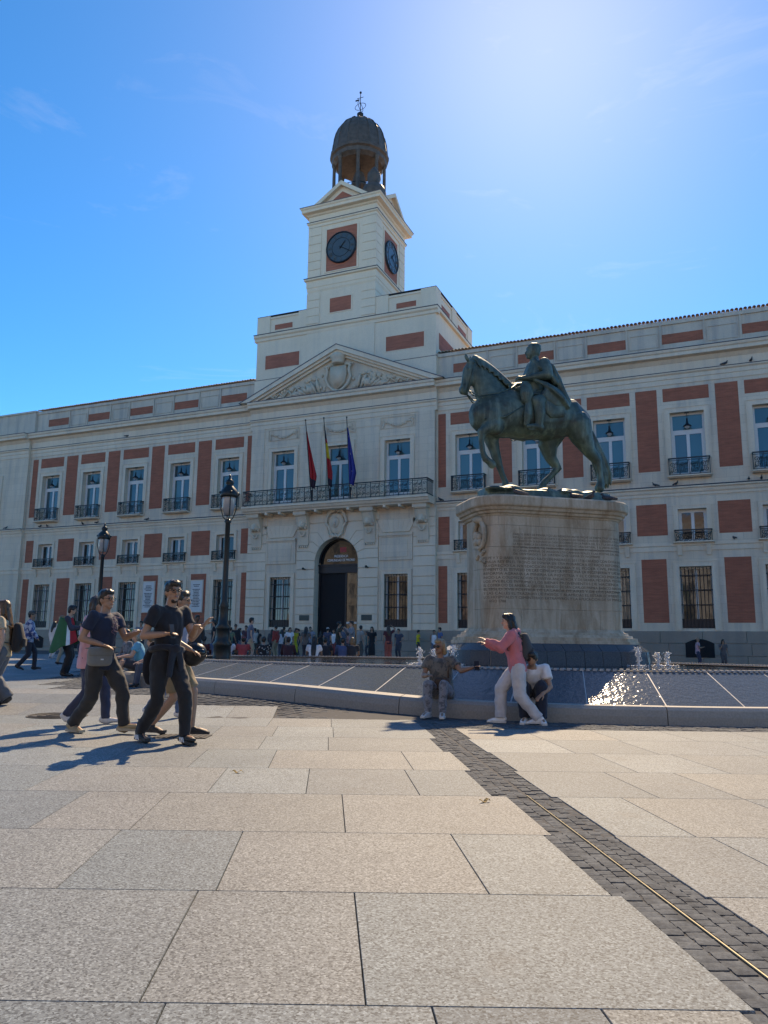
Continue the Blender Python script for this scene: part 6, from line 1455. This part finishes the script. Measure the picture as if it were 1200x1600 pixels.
person((-1.25, 46.57), 350, 1.72, {'elR': (.04, .06, -.27), 'wrR': (-.02, .22, .06), 'elL': (-.04, .06, -.27), 'wrL': (.02, .22, .06)}, {'top': (.62, .34, .38), 'bcol': (.03, .04, .08), 'hair': 'bald', 'skin': 'mid'}, 'man in a pale pink T-shirt looking at his phone by the cellar opening', 'people gathered beyond the fountain')
person((0.04, 46.69), 270, 1.62, {'elR': (.05, .1, -.26), 'wrR': (-.1, .1, .22)}, {'top': (.12, .10, .10), 'bcol': (.08, .07, .07), 'hair': 'long', 'glasses': 'sun', 'skin': 'mid'}, 'woman in a grey dress with sunglasses drinking by the plinth', 'people gathered beyond the fountain')
person((-10.49, 9.07), 188, 1.66, dict(walk(.12), hyaw=0), {'top': (.46, .36, .24), 'sleeve': 'short', 'bcol': (.10, .115, .13), 'leg': .055, 'hair': 'verylong', 'hcol': (.09, .045, .02), 'skin': 'light', 'shoe': (.05, .05, .05), 'loose': .03}, 'long-haired woman in a beige top and wide grey jeans at the left edge', None, False, .014)
person((-18.93, 17.25), 20, 1.74, walk(.22), {'top': ((.03, .07, .22), 'camo'), 'sleeve': 'long', 'bcol': (.02, .022, .03), 'cap': (.09, .09, .08), 'loose': .04, 'topname': 'jacket', 'shoe': (.02, .02, .02)}, 'man in a blue and white patterned jacket and grey cap walking at the left', None, False, .018)
person((-15.24, 15.09), 10, 1.76, {'hyaw': 12, 'hlean': 14, 'elR': (.04, .1, -.26), 'wrR': (-.06, .2, .04), 'elL': (-.04, .1, -.26), 'wrL': (.06, .2, .04)}, {'top': (.03, .035, .06), 'sleeve': 'long', 'bcol': (.014, .014, .018), 'skin': 'light', 'hcol': (.01, .009, .009), 'beard': 1, 'leg': .03, 'eyes': 1}, 'dark-haired man draped in a green, white and red flag', None, False, .014)
person((-6.87, 7.37), -22, 1.74, {'hip': .875, 'lean': 1, 'anL': (-.08, .34, .10), 'anR': (.08, -.30, .10), 'toeL': (-.01, .165, .0), 'toeR': (.03, .16, -.065), 'elR': (.07, -.10, -.265), 'wrR': (-.10, .22, -.07), 'elL': (-.06, .12, -.25), 'wrL': (.06, .22, .06), 'hlean': -6, 'hyaw': -6}, {'top': (.010, .020, .045), 'bcol': (.028, .030, .028), 'leg': .02, 'shoe': (.34, .26, .15), 'sole': (.38, .33, .25), 'glasses': 'clear', 'skin': 'mid', 'fat': 1.04, 'loose': .024, 'hem': .08}, 'man in a navy T-shirt with a grey belt bag striding right', None, True)
person((-5.59, 6.98), -38, 1.77, {'hip': .89, 'lean': 2, 'anL': (-.09, .26, .09), 'anR': (.09, -.26, .11), 'toeL': (.03, .165, -.02), 'toeR': (.03, .15, -.075), 'elR': (.09, -.06, -.27), 'wrR': (-.09, .24, .02), 'elL': (-.05, .10, -.25), 'wrL': (.12, .20, .07), 'hyaw': -12, 'hlean': 2}, {'top': (.008, .009, .014), 'collar': 1, 'bcol': (.012, .014, .014), 'leg': .012, 'shoe': (.012, .012, .014), 'sole': (.03, .03, .03), 'glasses': 'clear', 'beard': 1, 'skin': 'mid', 'loose': .014, 'topname': 'polo_shirt', 'fat': 1.0}, 'man in a black polo shirt looking up from his phone', None, True)
person((-6.02, 7.68), -5, 1.7, {'hip': .90, 'anL': (-.09, .22, .085), 'anR': (.09, -.22, .12), 'toeR': (.03, .15, -.08), 'elL': (-.05, .10, -.25), 'wrL': (.02, .15, .17), 'elR': (.05, .04, -.28), 'wrR': (-.02, .20, -.10)}, {'top': (.30, .30, .36), 'bottom': 'shorts', 'bcol': (.26, .18, .10), 'shoe': (.014, .014, .016), 'sole': (.03, .03, .03), 'skin': 'mid', 'glasses': 'clear', 'hcol': (.03, .025, .02)}, 'person in khaki shorts half hidden behind the black polo shirt', None, True)
person((-7.7, 8.06), 0, 1.68, walk(.24), {'top': (.62, .32, .36), 'sleeve': 'long', 'bcol': (.03, .04, .08), 'hair': 'bob', 'hcol': (.03, .02, .015), 'loose': .05, 'shoe': (.6, .6, .6), 'hem': .1}, 'person in a loose pale pink shirt behind the navy T-shirt man', None, False, .012)
person((-7.43, 9.28), -5, 1.66, walk(.22), {'top': (.55, .58, .62), 'bcol': (.06, .12, .22), 'shoe': (.66, .66, .66), 'hcol': (.04, .025, .02)}, 'person in blue jeans and white sneakers farthest back in the walking group', None, False, .012)
# ---- people on and by the kerb
def kerb_sitter(loc, az, h, pose, cl, label, near=True, **k): return person(loc, az, h, pose, cl, label, None, near, **k)
lady, LJ = kerb_sitter((-4.02, 11.60), -106, 1.66, dict(sit(.38, .50, .44), lean=6, hyaw=-28, elL=(-.17, .12, -.17), wrL=(-.21, .12, .06), elR=(.07, .09, -.26), wrR=(-.12, .22, .02)),
    {'top': ((.15, .135, .115), 'print'), 'sleeve': 'short', 'bcol': ((.22, .22, .24), 'print'), 'hair': 'bob', 'hcol': (.26, .16, .08), 'glasses': 'sun', 'skin': 'tan', 'shoe': (.55, .52, .5), 'fat': 1.15, 'loose': .035}, 'woman in a grey patterned blouse and sunglasses seated on the kerb')
bent, BJ = kerb_sitter((-2.62, 11.66), -100, 1.72, dict(sit(.38, .52, .46), lean=38, hlean=50, elL=(-.06, .10, -.26), wrL=(.12, .14, -.10), elR=(.06, .10, -.26), wrR=(-.12, .14, -.10)),
    {'top': (.72, .72, .74), 'bcol': (.012, .018, .035), 'leg': .03, 'shoe': (.7, .7, .7), 'skin': 'mid', 'hcol': (.02, .018, .016), 'loose': .03}, 'person in a white T-shirt and dark jeans bent over on the kerb')
pink, PJ = person((-2.70, 11.10), 176, 1.58, {'hip': .875, 'lean': 10, 'anL': (-.10, -.30, .10), 'anR': (.10, .26, .085), 'toeL': (.0, .165, -.07), 'elL': (-.03, .17, -.20), 'wrL': (.06, .22, .10), 'elR': (.03, .15, -.22), 'wrR': (-.03, .235, .07), 'hlean': 4},
    {'top': (.62, .17, .19), 'sleeve': 'long', 'bcol': (.52, .49, .49), 'leg': .035, 'shoe': (.74, .73, .72), 'hair': 'verylong', 'hcol': (.010, .009, .009), 'skin': 'light', 'loose': .035, 'hood': 1, 'hem': .04, 'topname': 'hoodie'}, 'woman in a pink hoodie and pale grey sweatpants with long black hair', None, True)
cyan, CJ = person((-11.3, 13.3), -160, 1.64, dict(sit(.40, .50, .44), lean=12, elL=(-.05, .12, -.25), wrL=(.08, .2, -.02), elR=(.05, .12, -.25), wrR=(-.08, .2, -.02)),
    {'top': (.03, .34, .52), 'bottom': 'shorts', 'bcol': (.04, .045, .06), 'hair': 'bob', 'hcol': (.24, .20, .16), 'skin': 'light', 'shoe': (.05, .03, .03)}, 'bare-legged woman in a bright cyan top seated at the left end of the kerb', None, False, .012)
kid, KJ = person((-10.75, 13.05), -150, 1.35, dict(sit(.45, .52, .42), lean=10), {'top': (.45, .22, .06), 'bcol': (.06, .07, .10), 'hcol': (.10, .05, .02), 'skin': 'light'}, 'child in orange seated beside the cyan top', None, False, .014)
patt, TJ = person((-12.1, 13.95), -150, 1.66, dict(sit(.40, .50, .44), lean=16), {'top': ((.16, .17, .19), 'print'), 'bcol': ((.16, .17, .19), 'print'), 'sleeve': 'long', 'hair': 'bob', 'hcol': (.03, .02, .02), 'skin': 'light'}, 'person in grey patterned clothes left of the cyan top', None, False, .014)
flush_remesh()
for i, (o, to, go, cl) in enumerate(PEOPLE):
    n_ = len(to.data.vertices); big = n_ > 6000
    ripple(to, .014 if big else .007, 10, i, .6); ripple(go, .015 if big else .007, 9, i+50, .9)
for i, o in enumerate(HAIR): ripple(o, .007, 30, i, .5)
def byl(s):
    for o in COL.objects:
        if o.get('label') == s: return o
def soft(mb, name, mat, parent, vox=.012, sm=3): return remesh(mb.build(name, mat, parent), vox, sm)
def bag_at(name, label, cat, parent_person, mat, build, group=None):
    """a bag is a thing of its own, placed where its wearer stands"""
    e = empty(name, parent_person.location, parent_person.rotation_euler.z, label, cat, group); e.scale = parent_person.scale; build(e, mat); return e
def rucksack(e, mat, y=-.20, z=1.24, w_=.15, h=.22, x=0.0):
    mb = MB(); mb.limb([(x, y, z-h), (x, y-.03, z-.05), (x, y, z+h*.9)], [(w_, .085), (w_*1.05, .11), (w_*.8, .07)], 14, (1, 0, 0)); soft(mb, 'sack', mat, e)
    mb = MB(); mb.limb([(x, y-.11, z-h*.75), (x, y-.12, z-.05)], [(w_*.75, .04), (w_*.7, .035)], 12, (1, 0, 0)); soft(mb, 'front_pocket', mat, e)
    for s in (-1, 1):
        mb = MB(); mb.tube([(x+s*.1, y+.05, z+h*.8), (x+s*.11, y+.13, z+h*.95), (x+s*.12, y+.30, z+.12), (x+s*.12, y+.28, z-.08), (x+s*.12, y+.06, z-h*.6)], [(.025, .006)]*5, 8, True, (1, 0, 0)); mb.build('shoulder_strap', mat, e, True)
BLK = cloth((.012, .012, .014)); GREY = cloth((.20, .20, .185))
P_white = byl('seated person in white with a black rucksack')
bag_at('rucksack', 'black rucksack on the back of the seated person in white', 'rucksack', P_white, BLK, lambda e, m: rucksack(e, m, -.17, .62))
P_grey = byl('man in a grey T-shirt with rucksack straps between the two walkers')
bag_at('rucksack', 'dark rucksack with straps worn by the man in grey', 'rucksack', P_grey, BLK, lambda e, m: rucksack(e, m, -.20, 1.24))
P_beige = byl('long-haired woman in a beige top and wide grey jeans at the left edge')
bag_at('rucksack', 'black rucksack slung on the beige-topped woman at the left edge', 'rucksack', P_beige, BLK, lambda e, m: rucksack(e, m, -.22, 1.14, .13, .19, .0))
bag_at('rucksack', 'small dark rucksack on the back of the woman in pink', 'rucksack', pink, cloth((.05, .055, .06)), lambda e, m: rucksack(e, m, -.12, 1.2, .11, .15))
# belt bag of the man in navy
P_navy = byl('man in a navy T-shirt with a grey belt bag striding right')
def belt_bag(e, m):
    mb = MB(); mb.pillow((.09, .165, .90), (.15, .045, .115), .45); bag = soft(mb, 'pouch', m, e, .009, 2); bag.rotation_euler = (0, 0, -.45)
    mb = MB(); mb.pillow((.09, .19, .955), (.153, .03, .055), .4); fl = soft(mb, 'flap', cloth((.17, .17, .155)), e, .009, 2); fl.rotation_euler = (0, 0, -.45)
    mb = MB(); mb.tube([(.19*math.cos(R(a)), .165*math.sin(R(a))+.0, 1.0+.01*math.sin(R(a))) for a in range(0, 361, 20)], [(.006, .018)]*19, 8, False, (0, 0, 1)); mb.build('strap', m, e, True)
    mb = MB(); mb.box(.18, .22, .185, .195, .86, .875); mb.build('zip_tab', M['marble_plaque'], e)
bag_at('belt_bag', 'grey canvas belt bag on the man in navy', 'bag', P_navy, GREY, belt_bag)
mb = MB(); rnd = random.Random(2)                                            # print on his shirt
for k in range(16): a = rnd.uniform(-1, 1); mb.tube([(-.02+.06*a, .158+.002*k, 1.18+.012*k), (.0+.05*rnd.uniform(-1, 1), .160, 1.2+.012*k), (.03*rnd.uniform(-1, 1), .158, 1.16+.014*k)], .004, 4)
mb.build('shirt_print', cloth((.18, .11, .16)), P_navy)
# jacket tied round the waist and phone of the man in the polo shirt
P_polo = byl('man in a black polo shirt looking up from his phone')
mb = MB()
mb.limb([(-.02, -.10, 1.02), (0, -.14, .88), (0, -.16, .72), (.02, -.15, .60)], [(.17, .05), (.20, .045), (.19, .035), (.13, .02)], 16, (1, 0, 0))
mb.tube([(.17*math.cos(R(a)), .145*math.sin(R(a)), .99+.015*math.sin(R(2*a))) for a in range(0, 361, 20)], .036, 8, False)
for s in (-1, 1): mb.limb([(s*.03, .15, .98), (s*.06, .165, .86), (s*.08, .17, .70)], [(.05, .03), (.045, .02), (.04, .016)], 8)
mb.ball((0, .16, .99), .05, 10, 8)
tj = soft(mb, 'tied_jacket', cloth((.010, .018, .016)), P_polo, .011)
mb = MB()
for s in (-1, 1):
    for n in ('L', 'R'): pass
mb.build
def phone(name, label, person_o, J, side, tilt=.3, off=(0, .09, .02)):
    w_ = J['wr'+side]; e = empty(name, person_o.matrix_basis @ (w_+Vector(off)), person_o.rotation_euler.z, label, 'phone'); mb = MB(); mb.box(-.037, .037, -.005, .005, -.075, .075); b = mb.build('case', M['iron'], e); b.rotation_euler = (tilt, 0, .3)
    mb = MB(); mb.box(-.034, .034, -.008, -.005, -.07, .07); q = mb.build('screen', M['pane_dark'], e); q.rotation_euler = (tilt, 0, .3)
e = empty('shoulder_bag', lady.location, lady.rotation_euler.z, 'brown leather bag on the lap of the seated woman in sunglasses', 'bag'); e.scale = lady.scale
mb = MB(); mb.pillow((-.06, .20, .50), (.13, .06, .10), .5); soft(mb, 'sack', plainmat((.07, .035, .02)), e, .01, 2); mb = MB(); mb.tube([(-.15, .16, .56), (-.14, .12, .80), (-.02, .10, .92), (.10, -.02, .93)], [(.012, .004)]*4, 6, True, (1, 0, 0)); mb.build('strap', plainmat((.07, .035, .02)), e, True)
bpy.context.view_layer.update()
phone('phone', 'dark phone held out by the seated woman in sunglasses', lady, LJ, 'L', .5, (-.07, .05, .03))
J_polo = joints({'hip': .89, 'lean': 2, 'elR': (.09, -.06, -.27), 'wrR': (-.09, .24, .02), 'elL': (-.05, .10, -.25), 'wrL': (.12, .20, .07)})
phone('phone', 'phone in the hands of the man in the black polo shirt', P_polo, J_polo, 'R', .25, (-.02, .10, .03))
# white stripes on his shoes
for o in [c for c in COL.objects if c.parent == P_polo and c.name.startswith('shoe')]:
    bb = [Vector(v) for v in o.bound_box]; x1 = max(v.x for v in bb); y0, y1 = min(v.y for v in bb), max(v.y for v in bb); z0 = min(v.z for v in bb); mb = MB()
    for k in range(3): yy = y0+(y1-y0)*(.38+.09*k); mb.limb([(x1-.004, yy, z0+.035), (x1-.012, yy-.03, z0+.075)], [.006, .006], 6)
    mb.build('side_stripe', M['sign_white'], o)
# helmet carried by the person behind him
P_kh = byl('person in khaki shorts half hidden behind the black polo shirt')
def helmet(e, m):
    mb = MB(); mb.ball((.02, .26, .97), (.12, .14, .13), 18, 12); mb.ball((.02, .23, .90), (.10, .11, .09), 14, 8); soft(mb, 'shell', m, e)
    mb = MB(); mb.pillow((.06, .31, .98), (.08, .09, .05), .7); mb.build('visor', M['pane_door'], e, True)
bag_at('helmet', 'glossy black helmet carried by the person in khaki shorts', 'helmet', P_kh, M['iron'], helmet)
# strap of the woman in pink
mb = MB(); mb.tube([(.10, .10, 1.40), (.155, .03, 1.30), (.15, -.10, 1.12), (.02, -.17, 1.0)], [(.018, .005)]*4, 8, True, (0, 0, 1)); mb.build('cross_strap', BLK, pink, True)
# big flag worn as a cape
P_flag = byl('dark-haired man draped in a green, white and red flag')
def cape(e, m):
    mb = MB(); n, k = 36, 22; vs = []; mi = []
    for i in range(n+1):
        a = R(65-300*i/n)              # from the front right round the back to the front left
        for j in range(k+1):
            t_ = j/k; r_ = .20+.20*t_+.03*math.sin(a*5+1)*t_; drop = (.60+.32*math.exp(-((i/n-.36)/.14)**2)+.05*math.sin(a*3))*t_
            vs.append((r_*1.05*math.cos(a), r_*.85*math.sin(a)-.02, 1.47-drop-.04*abs(math.cos(a))))
    fs = []
    for i in range(n):
        for j in range(k):
            fs.append((i*(k+1)+j, i*(k+1)+j+1, (i+1)*(k+1)+j+1, (i+1)*(k+1)+j)); u = i/n
            mi.append(1 if u < .10 else (2 if u < .145 else 0))
    mb.v = vs; mb.f = fs; mb.mi = mi; c = mb.build('cloth', [M['flag_green'], M['flag_red'], M['flag_white']], e, True)
    sm = c.modifiers.new('t', 'SOLIDIFY'); sm.thickness = .008
bag_at('draped_flag', 'green, white and red flag worn as a cape', 'flag', P_flag, None, cape)
# handbag strap bag beside the patterned person; black bag on the ground
def tote(e, m):
    mb = MB(); mb.limb([(0, 0, .06), (0, 0, .2), (0, 0, .33)], [(.16, .1), (.17, .1), (.13, .07)], 14, (1, 0, 0)); soft(mb, 'sack', m, e)
    mb = MB(); mb.tube([(.08*math.cos(R(a)), 0, .34+.1*math.sin(R(a))) for a in range(0, 181, 20)], .012, 6); mb.build('handle', m, e)
e = empty('handbag', (-11.75, 13.0, gz(-11.75, 13.0)), .3, 'black bag standing on the ground before the cyan top', 'bag'); tote(e, BLK)
flush_remesh()
# ---- small things on the paving
plain('manhole_iron', (.06, .058, .055), .9, 0, .3, 30)
def manhole(x, y, r_, label, sq=False):
    e = empty('manhole_cover', (x, y, gz(x, y)+.004), .4, label, 'manhole cover', 'covers let into the paving'); mb = MB()
    if sq: mb.box(-r_, r_, -r_*.6, r_*.6, -.02, .006)
    else: mb.lathe([(r_, -.02), (r_, .006)], (0, 0, 0), 28)
    mb.build('plate', M['manhole_iron'], e); mb = MB()
    if sq:
        for k in range(9): mb.box(-r_*.85+r_*.2*k, -r_*.85+r_*.2*k+.03, -r_*.5, r_*.5, .006, .011)
    else:
        for k in range(3): mb.tube([(r_*(.9-.28*k)*math.cos(R(a)), r_*(.9-.28*k)*math.sin(R(a)), .007) for a in range(0, 361, 15)], .014, 5, False)
    mb.build('ribs', M['manhole_iron'], e)
manhole(-8.9, 8.75, .42, 'round metal cover in the paving at the left')
manhole(-5.75, 7.55, .30, 'small grated cover under the walking men', True)
plain('dry_leaf', (.30, .19, .06), .8)
def leaf(x, y, s_, rz, label):
    n = 8; mb = MB(); pts = [(-1+2*i/n, .32*math.sin(math.pi*i/n)) for i in range(n+1)]; vs = [(p[0]*s_, p[1]*s_, .004+.012*math.sin(i*1.3)+.01) for i, p in enumerate(pts)]+[(p[0]*s_, -p[1]*s_, .006+.01*math.cos(i)+.006) for i, p in enumerate(pts)]
    mb.add(vs, [(i, i+1, n+2+i, n+1+i) for i in range(n)]); o = mb.build('fallen_leaf', M['dry_leaf']); o.location = (x, y, gz(x, y)); o.rotation_euler = (0, 0, rz); sm = o.modifiers.new('t', 'SOLIDIFY'); sm.thickness = .002; tag(o, label, 'leaf', 'dry leaves on the paving')
leaf(-3.75, 5.68, .045, .4, 'curled dry leaf in front of the walking men'); leaf(-1.56, 5.41, .05, 1.0, 'dry twig-like leaf left of the sett strip')
